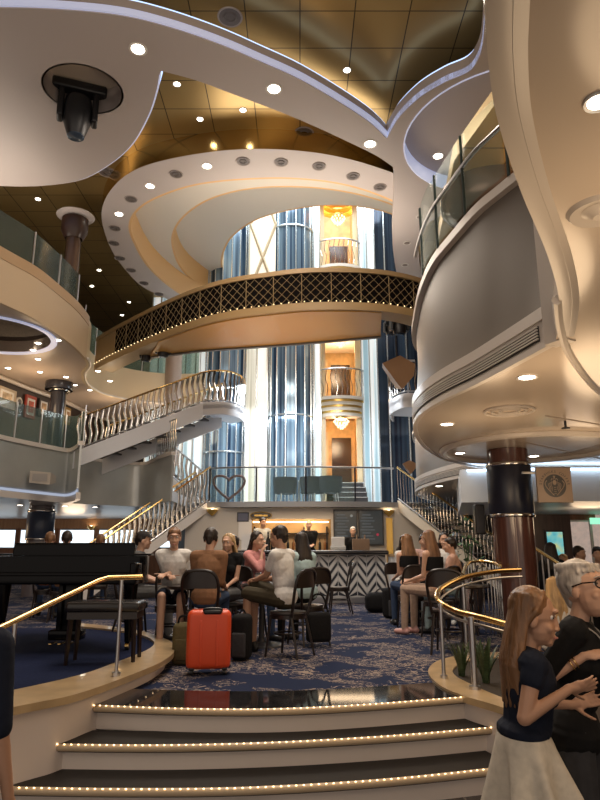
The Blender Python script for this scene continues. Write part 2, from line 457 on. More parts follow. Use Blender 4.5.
for (u, v, lb, n, h) in ((462, 676, 'spiky green sword leaf plant in the planter beside the steel post', 12, .34), (486, 683, 'taller spiky sword leaf plant in the planter close behind the girl', 16, .42), (476, 667, 'small spiky plant at the back of the oval planter', 10, .28)):
    q = PZ(u, v, .506); sword_plant((q.x, q.y, .508), lb, n, h)
# ================================================================ big ceilings
def xy(L): return [(p.x, p.y) for p in L]
ZA, ZG, ZR = 9.0, 9.75, 9.3
ringo = spline(pxz([(205, 322), (165, 298), (140, 285), (115, 256), (103, 226), (103, 205), (115, 185), (135, 170), (165, 160), (210, 152), (250, 149), (290, 150), (330, 155), (370, 165), (410, 181), (450, 210)], ZR), 6)
ringi = spline(pxz([(225, 318), (182, 296), (150, 270), (132, 240), (129, 222), (140, 206), (165, 193), (200, 183), (250, 178), (300, 178), (350, 185), (395, 201), (430, 222)], ZR), 6)
c2 = spline(pxz([(225, 303), (186, 275), (172, 248), (175, 226), (195, 206), (225, 193), (265, 186.5), (315, 187), (360, 194), (400, 207), (430, 225)], 10.0), 6)
c3 = spline(pxz([(236, 290), (221, 268), (226, 243), (245, 225), (270, 214), (310, 206), (350, 205), (385, 211), (420, 225)], 10.7), 6)
hole = [(p.x, p.y) for p in ringi] + [(ringi[-1].x + .3, 24), (ringi[0].x - .2, 24)]
MB().plate([(-16, -3), (12, -3), (12, 27), (-16, 27)], ZG, ZG + .2, [[(p[0], min(p[1], 26.5)) for p in hole]]).build('ceiling', GOLD, kind='structure')
ring = MB().plate(xy(ringo) + xy(reversed(ringi)), ZR, ZR + .5, mside=1).build('ceiling_ring', [RINGW, BRASS], kind='structure')
TIER = mat('dome_cream', (.64, .60, .52), .5)
TIERW = mat('dome_riser_wood', (.70, .44, .19), .45)
def tier(outer, inner, z, nm):
    MB().plate(xy(outer) + xy(reversed(inner)), z, z + .12).build(nm, TIER, kind='structure')
def off(L, d):
    out = []
    for i, p in enumerate(L):
        t = L[min(i + 1, len(L) - 1)] - L[max(i - 1, 0)]; t.normalize(); out.append(Vector((p.x - t.y * d, p.y + t.x * d, p.z)))
    return out
tier(off(ringi, -.5), c2, 10.0, 'ceiling_tier')
tier(off(c2, -.5), c3, 10.7, 'ceiling_tier_upper')
MB().ribbon(xy(ringi), ZR, 10.0, .06).build('trim_dome_lower', TIERW, kind='structure')
MB().ribbon(xy(c2), 10.0, 10.7, .06).build('trim_dome_middle', TIERW, kind='structure')
MB().ribbon(xy(c3), 10.7, 11.3, .06).build('trim_dome_upper', TIERW, kind='structure')
MB().plate([(-12, 8), (10, 8), (10, 27), (-12, 27)], 16.5, 16.7).build('ceiling_dome', TIER, kind='structure')
MB().ribbon([(-12, 8), (10, 8)], 9.9, 16.5, .1).build('wall_dome_front', TIER, kind='structure')
# white swooping soffit
near = pxz([(-260, 18), (-120, 10), (-60, 8.5), (0, 8), (60, 10), (120, 16), (170, 28), (220, 45), (260, 62), (300, 80), (340, 103), (370, 123), (387, 139)], ZA)
lob = pxz([(387, 139), (391, 131), (400, 117), (420, 98), (445, 83), (468, 73), (478, 60), (483, 42), (486, 0)], ZA)
low = pxz([(-200, 176), (-60, 184), (0, 186), (40, 186), (80, 180), (110, 164), (132, 144), (148, 116), (156, 92), (159, 76)], ZA)
band = pxz([(161, 71), (195, 80), (230, 93), (270, 108), (300, 120), (340, 138), (375, 155), (393, 167)], ZA)
rgt = pxz([(394, 180), (393, 215), (393, 250), (400, 285), (414, 308), (424, 303), (428, 285), (420, 265), (420, 240), (431, 221), (455, 206)], ZA)
N_, L_, W_, B_, R_ = spline(near, 6), spline(lob, 6), spline(low, 6), spline(band, 6), spline(rgt, 6)
outA = xy(W_) + xy(B_) + xy(R_) + [(9, R_[-1].y), (9, 2.0), (L_[-1].x + .1, 2.0)] + xy(reversed(L_))[:-1] + xy(reversed(N_))
rec = PZ(83, 90, ZA); recR = .62
rc = [(rec.x + recR * math.cos(2 * PI * k / 40), rec.y + .92 * recR * math.sin(2 * PI * k / 40)) for k in range(40)]
r2 = PZ(470, 135, ZA); r2 = Vector((PZ(404, 160, ZA).x + 1.75, PZ(404, 160, ZA).y - .7, ZA))
rc2 = [(r2.x + 1.85 * math.cos(2 * PI * k / 56), r2.y + 1.85 * math.sin(2 * PI * k / 56)) for k in range(56)]
SW = thing('ceiling_soffit', 'sweeping white curved ceiling soffit with a round light well', 'ceiling', (0, 0, ZA), kind='structure')
MB().plate(outA, ZA, ZA + .3, [rc, rc2]).build('soffit_panel', RINGW, SW, True)
for (L, d) in ((N_, .05), (L_, -.0), (W_, .05)):
    m = MB().ribbon([(p.x, p.y) for p in L], ZA + .02, ZA + .13, -.03 if L is N_ else .03); m.build('cove_strip', mat('cove_painted_glow', (.75, .76, .82), .4, emit=(.55, .65, 1), es=.35), SW, True)  # face emits by itself, imitating cove light falling on it
    MB().tube([Vector((p.x, p.y, ZA + .33)) for p in off(L, .05)], .03, 8).build('cove_led', BLUEC, SW, True)
MB().plate(rc, ZA + .45, ZA + .5).build('well_top', mat('well_tan', (.72, .62, .50), .5), SW, True)
MB().ribbon(rc, ZA, ZA + .47, -.03, closed=True).build('well_side', RINGW, SW, True)
MB().plate(rc2, ZA + .3, ZA + .35).build('recess_top', RINGW, SW, True)
MB().ribbon(rc2, ZA - .015, ZA + .3, .02, closed=True).build('recess_rim', mat('cove_painted_glow', (.7, .7, .7)), SW, True)
# ================================================================ right balcony (deck above the viewer)
ZS, ZF = 3.0, 4.45
nearS = pxz([(478, -160), (482, -60), (485, 0), (488, 60), (498, 120), (521, 190), (548, 255), (559, 300), (557, 335)], ZS)
fas = pxz([(555, 344), (520, 363), (480, 384), (448, 399), (428, 411), (419, 421), (417.5, 429), (421, 439), (430, 449), (447, 459), (475, 466), (500, 469)], ZS)
lob2 = pxz([(500, 471), (470, 476), (440, 482.5), (422, 488.5), (417, 493), (423, 497.5), (447, 503), (485, 506), (530, 508)], ZS)
nS, fS, l2 = spline(nearS, 6), spline(fas, 6), spline(lob2, 6)
CAPW = mat('balcony_trim', (.66, .60, .54), .3)
balc = thing('ceiling_balcony_right', 'cream underside and gray curved front of the deck overhead', 'balcony', (2.5, 5, ZS), kind='structure')
MB().plate(xy(nS) + xy(fS) + xy(l2) + [(10, l2[-1].y), (10, -3), (nS[0].x - .1, -3)], ZS, ZS + .28).build('soffit_panel', SOFFIT, balc, True)
bk = thing('ceiling_bulkhead', 'lower white ceiling with a cool lit front beyond the mahogany column', 'ceiling', (6, 12, 2.42), kind='structure')
MB().plate([(2.75, 11.0), (3.9, 10.75), (10, 10.75), (10, 14.8), (3.6, 14.8)], 2.42, 2.98).build('panel', mat('cool_ceiling', (.70, .74, .78), .35), bk, True)  # cool light on the front is put into this pale blue-gray
MB().tube([(2.85, 10.9, 2.95), (3.9, 10.68, 2.95), (9.9, 10.68, 2.95)], .02, 6).build('cove_led', emis('cove_led_cool', (.62, .80, 1), 5), bk, True)
def fascia(L, parent, grille=True, top=None):
    MB().ribbon(xy(L), ZS - .012, ZS + .035, .05).build('lower_trim', CAPW, parent, True)
    MB().ribbon(xy(L), ZS + .035, ZS + .20, .032).build('grille_band', CAPW, parent, True)
    if grille:
        L2 = resample(L, n=120)[2:84]
        MB().ribbon(xy(off(L2, .030)), ZS + .06, ZS + .175, .01).build('grille_slot', BLACK, parent, True)
        for k in range(5): MB().ribbon(xy(off(L2, .041)), ZS + .073 + k * .022, ZS + .083 + k * .022, .012).build('grille_blade', CAPW, parent, True)
    MB().ribbon(xy(L), ZS + .20, ZS + .29, .05).build('upper_trim', CAPW, parent, True)
    top = top or L
    A = resample(L, n=80); B = resample(top, n=80)
    MB().loft([[(a.x, a.y, ZS + .29), (a.x + .03, a.y + .02, ZS + .29), (b.x + .03, b.y + .02, ZF - .08), (b.x, b.y, ZF - .08)] for a, b in zip(A, B)]).build('fascia_panel', GRAYF, parent, True)
    MB().ribbon(xy(off(B, -.06)), ZF - .08, ZF, .12).build('cap', CAPW, parent, True)
topS = spline(pxz([(585, 124), (556, 147), (526, 169), (502, 188), (480, 206.5), (456, 234), (437.5, 257), (426, 282), (419.5, 307)], ZF) + [Vector((p.x, p.y, ZF)) for p in pxz([(421, 441), (430, 450), (447, 459.5), (475, 466), (500, 469)], ZS)], 6)
fascia(fS, balc, top=topS)
eA = resample(nS, n=60)
MB().loft([[(p.x, p.y, ZS - .012), (p.x + .10, p.y, ZS - .012), (p.x + .55, p.y, ZS + .30), (p.x + .42, p.y, ZS + .30)] for p in eA]).build('edge_panel', CAPW, balc, True)
cu = PZ(556, 339, ZS)
MB().box((cu.x + .05, cu.y + .06, ZS + .70), (.12, .16, 1.42), .5).build('corner_trim', CAPW, balc, True)
MB().tube([Vector((p.x, p.y, ZS - .005)) for p in off(nS, -.07)], .008, 8).build('edge_molding', CAPW, balc, True)
MB().tube([Vector((p.x, p.y, ZS)) for p in spline(pxz([(557, 300), (561, 330), (572, 358), (600, 392), (640, 420)], ZS), 6)], .03, 8).build('soffit_molding', CAPW, balc, True)
lobe2 = thing('ceiling_balcony_far', 'far curved lobe of the deck with a cream vented band', 'balcony', (3, 13, ZS), kind='structure')
fascia(l2, lobe2)
# ring recess in the soffit around the mahogany column
cc = Vector((2.9, 8.95, 0))
rr = [(cc.x + .25 + 1.15 * math.cos(2 * PI * k / 48), cc.y - .2 + 1.25 * math.sin(2 * PI * k / 48)) for k in range(48)]
MB().tube([Vector((p[0], p[1], ZS - .01)) for p in rr], .05, 8, closed=True).build('ceiling_rosette', CAPW, kind='structure')
SEAM = mat('ceiling_seam', (.40, .33, .27), .5)
for (a, c) in (((3.2, 5.2), (6.5, 7.2)), ((2.6, 6.6), (7.5, 9.6)), ((4.6, 5.0), (3.9, 9.4)), ((6.2, 6), (5.4, 10.4)), ((2.2, 7.6), (7.4, 12.3))):
    MB().ribbon([a, c], ZS - .004, ZS + .002, .025).build('trim_ceiling_seam', SEAM, kind='structure')
# floor slab and ceiling of the right deck, visible through its glass
MB().plate([(2.6, 3.5), (10, 3.5), (10, 12.5), (3.4, 12.5), (2.2, 9.5), (1.9, 7)], 6.3, 6.5).build('ceiling_right_deck', GOLD, kind='structure')
# ================================================================ left balconies
d2 = spline(pxz([(-170, 232), (-60, 275), (0, 303), (28, 316), (50, 330), (73, 347), (86, 363), (81, 373), (85, 384), (100, 393.5), (130, 400.5), (165, 404), (205, 404)], 6.0), 6)
MB().plate(xy(d2) + [(d2[-1].x, 26), (-14, 26), (-14, d2[0].y)], 6.0, 6.25, [[(PZ(-8, 335, 6).x + 1.15 * math.cos(2 * PI * k / 36), PZ(-8, 335, 6).y + 1.15 * math.sin(2 * PI * k / 36)) for k in range(36)]]).build('ceiling_left_deck', mat('left_soffit', (.60, .50, .42), .3), kind='structure')
ov = PZ(-8, 335, 6)
MB().lathe([(1.15, 6.01), (1.15, 6.35), (.9, 6.6), (.01, 6.7)], (ov.x, ov.y, 0), 36).build('ceiling_left_dome', mat('dome_dark', (.045, .032, .026), .5, noise=.4, nscale=30), kind='structure')
MB().lathe([(1.15, 5.99), (1.28, 5.97), (1.28, 6.0)], (ov.x, ov.y, 0), 36).build('trim_left_dome', mat('cove_painted_glow', (.7, .7, .7)), kind='structure')
cut = [i for i, p in enumerate(d2) if (p - PZ(86, 363, 6)).length < .6][0]
dA, dB = d2[:cut + 1], d2[cut:]
bl2 = thing('wall_left_balcony_front', 'tan curved balcony front of the upper deck', 'balcony', (-5, 12, 6), kind='structure')
MB().ribbon(xy(dA), 5.98, 6.80, -.06).build('fascia_panel', mat('tan_fascia', (.56, .42, .27), .4), bl2, True)
MB().ribbon(xy(off(dA, -.07)), 6.80, 7.02, .16).build('top_band', mat('tan_band', (.46, .30, .16), .4), bl2, True)
MB().ribbon(xy(dB), 5.98, 6.95, -.06).build('far_fascia_panel', mat('cream_fascia', (.66, .54, .36), .4), bl2, True)
MB().tube([Vector((p.x, p.y, 6.0)) for p in off(dB, -.1)], .03, 8).build('fascia_molding', CAPW, bl2, True)
d1 = spline(pxz([(-140, 484), (-60, 489), (0, 496), (40, 500), (65, 502), (76, 500), (78, 498)], 2.8), 6)
d1b = spline(pxz([(72, 503.5), (100, 505), (142, 506.5), (160, 503), (172, 501)], 2.8), 6)
MB().plate(xy(d1) + xy(d1b) + [(d1b[-1].x, 26), (-14, 26), (-14, d1[0].y)], 2.8, 3.05).build('ceiling_left_lower', mat('lower_soffit', (.55, .55, .56), .3), kind='structure')
bl1 = thing('wall_left_lower_front', 'satin gray curved balcony front of the lower deck', 'balcony', (-7, 17, 3), kind='structure')
MB().ribbon(xy(d1), 3.02, 4.02, -.05).build('fascia_panel', SATIN, bl1, True)
MB().ribbon(xy(off(d1, .05)), 2.78, 2.93, -.10).build('lower_trim', CAPW, bl1, True)
MB().ribbon(xy(off(d1, -.02)), 2.93, 2.99, -.04).build('cove_led', emis('cove_led_soft', (.72, .8, 1), .5), bl1, True)
MB().ribbon(xy(off(d1, .04)), 4.02, 4.12, -.14).build('cap', CAPW, bl1, True)
MB().ribbon(xy(d1b), 2.8, 3.92, -.05).build('far_fascia_panel', SATIN, bl1, True)
MB().ribbon(xy(off(d1b, .04)), 3.92, 4.0, -.12).build('far_cap', CAPW, bl1, True)
# ================================================================ outer walls
MB().ribbon([(-14, -4), (-14, 27)], -.2, 10, .2).build('wall_left', WOODB, kind='structure')
MB().ribbon([(10.5, 27), (10.5, -4)], -.2, 10, .2).build('wall_right', WOODB, kind='structure')
MB().ribbon([(12, 26.5), (-14, 26.5)], -.2, 16.6, .2).build('wall_back', mat('back_wall_dark', (.10, .085, .08), .4), kind='structure')
# left: ocean-side wall with window strip below the deck, picture wall on the deck
wl = thing('wall_left_far', 'brown wood wall under the lower deck', 'wall', (-8, 24, 0), kind='structure')
MB().box((-8.6, 24.2, 2.75), (10.8, .15, .6)).build('upper_panel', mat('lit_wood_wall', (.30, .17, .09), .4, noise=.15, nscale=3, stretch=(6, 1, .4)), wl, True)  # lighter copy of the wood, its warm lamplight put into the colour
MB().box((-8.6, 24.2, .85), (10.8, .15, 1.7)).build('lower_panel', WOODB, wl, True)
SKYP = emis('bright_window_daylight', (.80, .92, 1.0), 1.7)
for k in range(6):
    w = thing('window_%d' % (k + 1), 'bright window', 'window', (-12.6 + k * 1.45, 24.2, 2.08), kind='structure')
    MB().box((0, .03, 0), (1.28, .03, .62)).build('pane', SKYP, w)
    m = MB()
    for (cx, cz, dx, dz) in ((-.68, 0, .1, .8), (.68, 0, .1, .8), (0, .38, 1.4, .06), (0, -.38, 1.4, .06)): m.box((cx, 0, cz), (dx, .1, dz))
    m.build('frame', WOODB, w)
GW = spline(pxz([(-90, 345), (-40, 360), (0, 375), (30, 387), (60, 398), (95, 414), (118, 421)], 6.0), 8)
MB().ribbon(xy(GW), 3.06, 6.0, .1).build('wall_left_deck', mat('dark_gallery_wall', (.05, .035, .03), .4), kind='structure')
MB().tube([Vector((p.x + .05, p.y - .05, 5.93)) for p in GW], .06, 8).build('trim_gallery_cornice', CAPW, kind='structure')
# ================================================================ balustrade makers
def wavy_mesh(h, r=.014, amp=.03, mt=None, nm='baluster', waves=1.0, flat=1.0):
    n = 10
    pts = [Vector((amp * math.sin(2 * PI * waves * k / n) * math.sin(PI * k / n), 0, h * k / n)) for k in range(n + 1)]
    m = MB(); rings = []
    for p in pts: rings.append([p + Vector((r * flat * math.cos(2 * PI * k / 6), r * .6 * math.sin(2 * PI * k / 6), 0)) for k in range(6)])
    m.loft(rings); o = m.build(nm, mt or CHROME); me = o.data; bpy.data.objects.remove(o); return me
def balustrade(name, label, path, h, step, amp=.03, r=.014, rail=None, flat=1.0, waves=1.0, stair=None):
    base = Vector(path[0])
    if stair is None: root = thing(name, label, 'balustrade', base)
    else:
        root = thing('balustrade', None, None, base - stair.location); root.parent = stair; WM[root.name] = Matrix.Translation(base)
    me = wavy_mesh(h - .06, r, amp, flat=flat, waves=waves)
    pts = resample(path, step)
    MB().tube([Vector(p) + Vector((0, 0, h)) for p in resample(path, .25)], .026, 8).build('handrail', rail or STEEL, root, True)
    MB().tube([Vector(p) + Vector((0, 0, .05)) for p in resample(path, .25)], .016, 6).build('bottom_rail', STEEL, root, True)
    for i, p in enumerate(pts):
        t = pts[min(i + 1, len(pts) - 1)] - pts[max(i - 1, 0)]
        o = bpy.data.objects.new('baluster', me); COL.objects.link(o); o.parent = root
        o.location = p - base + Vector((0, 0, .04)); o.rotation_euler = (0, 0, math.atan2(t.y, t.x))
    return root
def glass_rail(name, label, path, h, step, gm=GLASS, post=STEEL, rail=None, gap=.04, lift=.0, pr=.016, hand=None):
    base = Vector(path[0]); root = thing(name, label, 'glass railing', base)
    fine = resample(path, step / 6)
    n = (len(fine) - 1) // 6
    for k in range(n + 1):
        p = fine[min(k * 6, len(fine) - 1)]
        MB().cyl(p, p + Vector((0, 0, h + .02)), pr, 8).build('post', post, root, True)
    for k in range(n):
        seg = fine[k * 6:k * 6 + 7]
        d = (seg[-1] - seg[0]).normalized() * gap
        seg = [seg[0] + d] + seg[1:-1] + [seg[-1] - d]
        z0 = [p.z + .03 + lift for p in seg]; z1 = [p.z + h for p in seg]
        MB().ribbon(xy(seg), z0, z1, .012).build('glass_panel', gm, root, True)
    if rail: MB().tube([p + Vector((0, 0, h + .03)) for p in fine], .024, 8).build('top_rail', rail, root, True)
    if hand: MB().tube([p + Vector((0, 0, h * hand)) for p in fine], .02, 8).build('handrail', STEEL, root, True)
    return root
# ================================================================ bridge
bt = spline(pxz([(97, 338), (117, 326), (160, 304), (200, 287), (233, 278), (267, 273), (300, 269), (333, 268), (367, 269), (393, 272), (418, 278), (450, 290)], 7.2), 8)
TANL = mat('tan_bridge_trim', (.33, .215, .095), .45)
LATB = mat('lattice_backing', (.005, .004, .004), .9, spec=.05)
LATG = mat('lattice_gold', (.42, .30, .15), .4, metal=.3)
bridge = thing('arched_bridge', 'arched bridge with black and gold lattice front spanning the atrium', 'bridge', (0, 13, 6.3))
MB().ribbon(xy(off(bt, -.03)), 7.10, 7.2, .2).build('top_rail', TANL, bridge, True)
MB().plate(xy(bt) + xy(reversed(off(bt, .5))), 6.33, 6.38).build('floor_beam', TANL, bridge, True)
MB().ribbon(xy(off(bt, -.02)), 6.30, 6.46, .2).build('bottom_trim', TANL, bridge, True)
b = MB()
for p in resample(bt, .16): b.ball((p.x, p.y - .05, 6.47), .012, 6)
b.build('light_string', emis('bridge_bulb', (1, .75, .4), 3), bridge, True, smooth=0)['kind'] = 'stuff'
back = [Vector((p.x, p.y, 0)) for p in pxz([(84, 372), (120, 362), (150, 357), (200, 350.5), (267, 346), (330, 341), (380, 336.5), (440, 331)], 6.26)]
xl_, xr_ = PZ(146, 330, 6.3).x, PZ(384, 312, 6.3).x
MB().plate([(p.x, p.y + .05) for p in bt if xl_ < p.x < xr_] + xy(reversed([p for p in resample(back, .1) if PZ(148, 357, 6.26).x < p.x < PZ(381, 336.5, 6.26).x])), 6.28, 6.38).build('underside', mat('orange_soffit', (.50, .265, .055), .4), bridge, True)
MB().ribbon(xy([p for p in resample(back, .1) if PZ(148, 357, 6.26).x < p.x < PZ(381, 336.5, 6.26).x]), 6.24, 6.4, .08).build('rear_trim', mat('rear_dark_trim', (.10, .09, .08), .4), bridge, True)
segs = resample(bt, .58)
MB().ribbon(xy(off(segs[:3], -.012)), 6.46, 7.1, .03).build('end_panel', TANL, bridge, True)
for i in range(2, len(segs) - 1):
    a, c = segs[i], segs[i + 1]; d = (c - a); L = d.length; d.normalize(); nn = Vector((d.y, -d.x, 0))
    if nn.y > 0: nn = -nn
    pn = MB().ribbon([a, c], 6.46, 7.10, .02).build('lattice_panel', LATB, bridge, True)
    m = MB(); h = .64; q = .20
    def bar(x0, z0, x1, z1):
        P0 = a + d * x0 + nn * .012; P1 = a + d * x1 + nn * .012
        m.tube([(P0.x, P0.y, 6.46 + z0), (P1.x, P1.y, 6.46 + z1)], .0042, 4)
    k = -h
    while k < L:
        for s_ in (1, -1):
            pts = []
            x0, x1 = k, k + h
            z0, z1 = (0, h) if s_ > 0 else (h, 0)
            t0 = max(0, -x0 / h); t1 = min(1, (L - x0) / h)
            if t1 > t0 + .02: bar(x0 + h * t0, z0 + (z1 - z0) * t0, x0 + h * t1, z0 + (z1 - z0) * t1)
        k += q
    m.tube([a + nn * .014 + Vector((0, 0, -.74)), a + nn * .014 + Vector((0, 0, -.1))], .007, 4)
    m.build('lattice_bars', LATG, pn, True, smooth=0)
# ================================================================ lift hall at the back
YE = 20.0; ZL = 2.84
def px2x(u, y=YE): return PY(u, 400, y).x
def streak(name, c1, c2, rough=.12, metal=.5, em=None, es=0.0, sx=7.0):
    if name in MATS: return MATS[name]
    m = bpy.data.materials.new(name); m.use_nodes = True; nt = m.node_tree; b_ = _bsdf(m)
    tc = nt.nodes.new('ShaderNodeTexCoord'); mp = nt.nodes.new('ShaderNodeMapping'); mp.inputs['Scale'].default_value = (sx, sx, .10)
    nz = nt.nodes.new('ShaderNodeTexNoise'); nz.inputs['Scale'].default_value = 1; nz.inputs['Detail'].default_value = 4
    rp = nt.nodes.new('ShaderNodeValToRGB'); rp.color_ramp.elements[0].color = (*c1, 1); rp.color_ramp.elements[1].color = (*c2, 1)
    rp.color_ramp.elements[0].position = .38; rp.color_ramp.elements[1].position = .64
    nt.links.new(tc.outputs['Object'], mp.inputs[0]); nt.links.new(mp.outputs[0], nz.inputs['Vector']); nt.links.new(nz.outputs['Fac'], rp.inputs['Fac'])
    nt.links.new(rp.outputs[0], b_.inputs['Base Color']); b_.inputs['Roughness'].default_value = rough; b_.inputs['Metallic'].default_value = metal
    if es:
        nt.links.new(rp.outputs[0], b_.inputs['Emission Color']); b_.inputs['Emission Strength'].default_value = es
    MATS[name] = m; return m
BLUEG = streak('blue_lift_glass', (.030, .060, .115), (.30, .44, .55), .10, .35)  # pale streaks painted in place of reflections on the glass
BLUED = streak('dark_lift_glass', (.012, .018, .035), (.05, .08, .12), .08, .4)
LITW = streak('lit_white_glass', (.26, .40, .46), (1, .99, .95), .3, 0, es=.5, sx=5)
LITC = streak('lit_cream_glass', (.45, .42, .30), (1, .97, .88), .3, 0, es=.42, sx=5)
GOLDW = mat('gold_niche_wall', (.74, .52, .24), .4, noise=.2, nscale=4)
STEELW = mat('pale_steel_frame', (.70, .78, .82), .2, metal=.8)
def lift_shaft(u0, u1, label, mt, zmid, bulge=.9):
    x0, x1 = px2x(u0), px2x(u1); cx = (x0 + x1) / 2; r = (x1 - x0) / 2
    t = thing('glass_lift_shaft', label, 'elevator shaft', (cx, YE, ZL))
    N = 7; H = 16.0 - ZL
    P = [Vector((-r * math.cos(PI * k / N), -r * bulge * math.sin(PI * k / N), 0)) for k in range(N + 1)]
    for k in range(N):
        MB().ribbon([P[k], P[k + 1]], 0, H, .02).build('glass_panel', mt, t)
    for k in range(N + 1):
        MB().box((P[k].x, P[k].y - .015, H / 2), (.035, .035, H)).build('mullion', STEELW, t)
    for z in zmid:
        MB().tube([p * 1.03 + Vector((0, 0, z - ZL)) for p in P], .035, 8).build('ring_band', STEELW, t)
    return t
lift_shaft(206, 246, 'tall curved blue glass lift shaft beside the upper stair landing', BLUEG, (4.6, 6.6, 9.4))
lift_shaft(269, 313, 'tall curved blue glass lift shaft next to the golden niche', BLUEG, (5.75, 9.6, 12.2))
def light_column(u0, u1, label, mt, dy=0.25, y=YE):
    x0, x1 = px2x(u0), px2x(u1)
    t = thing('light_column', label, 'light column', ((x0 + x1) / 2, y, ZL)); W = x1 - x0; H = 16 - ZL
    n = max(1, round(W / .3))
    for k in range(n):
        MB().box((-W / 2 + W * (k + .5) / n, -dy, H / 2), (W / n - .03, .08, H)).build('lit_panel', mt, t)
    for k in range(n + 1):
        MB().box((-W / 2 + W * k / n, -dy - .04, H / 2), (.04, .06, H)).build('mullion', STEELW, t)
    return t
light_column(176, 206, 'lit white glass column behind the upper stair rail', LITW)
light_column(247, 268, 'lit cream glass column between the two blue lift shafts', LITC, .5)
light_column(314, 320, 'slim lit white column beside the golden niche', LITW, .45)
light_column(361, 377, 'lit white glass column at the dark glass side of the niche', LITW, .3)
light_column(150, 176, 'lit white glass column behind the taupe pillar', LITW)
# dark glass at the side
t = thing('dark_glass_wall', 'dark blue glass panels beside the lit white column', 'glass wall', (px2x(400), YE, ZL))
for k in range(5):
    MB().box((-.7 + k * .62, -.1, 6.6), (.58, .06, 13.2)).build('glass_panel', BLUED, t)
    MB().box((-1.0 + k * .62, -.14, 6.6), (.04, .08, 13.2)).build('mullion', STEELW, t)
# golden niche with three curved balconies
x0, x1 = px2x(320.5), px2x(360.5); xc = (x0 + x1) / 2; hw = (x1 - x0) / 2
niche = thing('wall_niche', 'tall golden niche', 'wall', (xc, YE, ZL), kind='structure')
GH = 13.4
MB().box((0, 2.4, GH / 2), (2 * hw, .1, GH)).build('back_panel', GOLDW, niche)
for s_ in (-1, 1):
    MB().box((s_ * (hw + .03), 1.2, GH / 2), (.08, 2.6, GH)).build('side_panel', GOLDW, niche)
    MB().box((s_ * (hw - .08), -.08, GH / 2), (.16, .12, GH)).build('pilaster', mat('pale_gold', (.72, .58, .36), .35), niche)
for z in (3.62, 6.3, 11.0):
    MB().box((0, 1.2, z - ZL - .08), (2 * hw, 2.3, .16)).build('floor_panel', mat('niche_floor', (.35, .22, .12), .4), niche)
for z in (3.62, 6.3, 11.0):
    MB().box((.16, 2.33, z - ZL + .95), (.68, .06, 1.9)).build('door_opening', mat('dim_doorway', (.05, .025, .014), .2), niche)  # dark panel painted to stand in for the dim opening
    MB().box((-.36, 2.31, z - ZL + 1.05), (.12, .08, 2.1)).build('door_frame', mat('pale_gold', (.7, .6, .4)), niche)
STRIPE = mat('white_balcony_ring', (.80, .76, .68), .35)
GOLDP = mat('gold_balcony_ring', (.80, .52, .14), .25, metal=.6)
def niche_balcony(z, label, gr):
    t = thing('curved_balcony', label, 'balcony', (xc, YE - .05, z), group=None)
    def arc(r, n=20): return [(r * math.cos(PI + PI * k / n), r * .75 * math.sin(PI + PI * k / n)) for k in range(n + 1)]
    zz = -.62
    for k in range(6):
        r = hw * (1.06 + .04 * k) ; MB().plate(arc(r), zz, zz + (.07 if k % 2 else .10)).build('ring', GOLDP if k % 2 else STRIPE, t); zz += .07 if k % 2 else .10
    MB().plate(arc(hw * 1.28), -.10, 0).build('floor_slab', STRIPE, t)
    P = resample([Vector((p[0], p[1], 0)) for p in arc(hw * 1.26)], .16)
    me = wavy_mesh(.86, .012, .05)
    for i, p in enumerate(P):
        d = P[min(i + 1, len(P) - 1)] - P[max(i - 1, 0)]
        o = bpy.data.objects.new('baluster', me); COL.objects.link(o); o.parent = t; o.location = p; o.rotation_euler = (0, 0, math.atan2(d.y, d.x))
    MB().tube([p + Vector((0, 0, .88)) for p in P], .028, 8).build('handrail', STEEL, t)
niche_balcony(6.35, 'curved white and gold ringed balcony with steel balusters in the golden niche under the bridge', 'b')
niche_balcony(10.8, 'curved balcony with steel balusters in the golden niche above the bridge', 'b')
CRYS = mat('crystal_glow', (.95, .85, .65), .15, emit=(1, .86, .60), es=.9)
def chandelier(z, label):
    t = thing('crystal_chandelier', label, 'chandelier', (xc, YE - .25, z), sc=.66)
    MB().cyl((0, 0, 0), (0, 0, -.06), .30, 16).build('ceiling_plate', GOLDP, t)
    MB().cyl((0, 0, 0), (0, 0, -.3), .02, 6).build('stem', GOLDP, t)
    m = MB()
    for (r, zz, n) in ((.34, -.18, 12), (.26, -.30, 10), (.17, -.42, 7), (.06, -.50, 3)):
        for k in range(n):
            a = 2 * PI * k / n; m.ball((r * math.cos(a), r * math.sin(a), zz), (.045, .045, .07), 6)
    m.build('crystal_drops', CRYS, t, smooth=0)
chandelier(5.71, 'crystal chandelier hanging under the ringed balcony')
chandelier(8.40, 'crystal chandelier showing just below the bridge')
chandelier(12.75, 'crystal chandelier glowing above the topmost balcony')
MB().box((xc, YE + .6, 8.55), (2 * hw, 2.4, .12)).build('ceiling_niche_middle', STRIPE, kind='structure')
m = MB()
for k in range(4): m.lathe([(hw * (1.02 - .2 * k), 13.1 + .12 * k), (hw * (1.02 - .2 * k), 13.25 + .12 * k), (hw * (.84 - .2 * k), 13.25 + .12 * k)], (xc, YE - .05, 0), 28)
m.build('ceiling_niche_top', [GOLDP], kind='structure')
# cream panel with diamond lines and dark glass above the bridge
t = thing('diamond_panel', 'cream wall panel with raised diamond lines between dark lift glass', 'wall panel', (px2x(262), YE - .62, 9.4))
MB().box((0, 0, 2.6), (px2x(276) - px2x(250), .06, 5.6)).build('panel', mat('cream_panel_lit', (.80, .74, .60), .4, emit=(1, .93, .78), es=.35), t)  # panel emits a little, imitating light on it; no lamp inside
m = MB(); W = (px2x(276) - px2x(250)) / 2
for z in (.4, 2.8):
    for s_ in (-1, 1): m.tube([(s_ * W, -.05, z), (0, -.05, z + 1.2), (-s_ * W, -.05, z + 2.4)], .05, 4)
m.build('diamond_lines', mat('beige_line', (.55, .45, .30), .4), t, smooth=0)
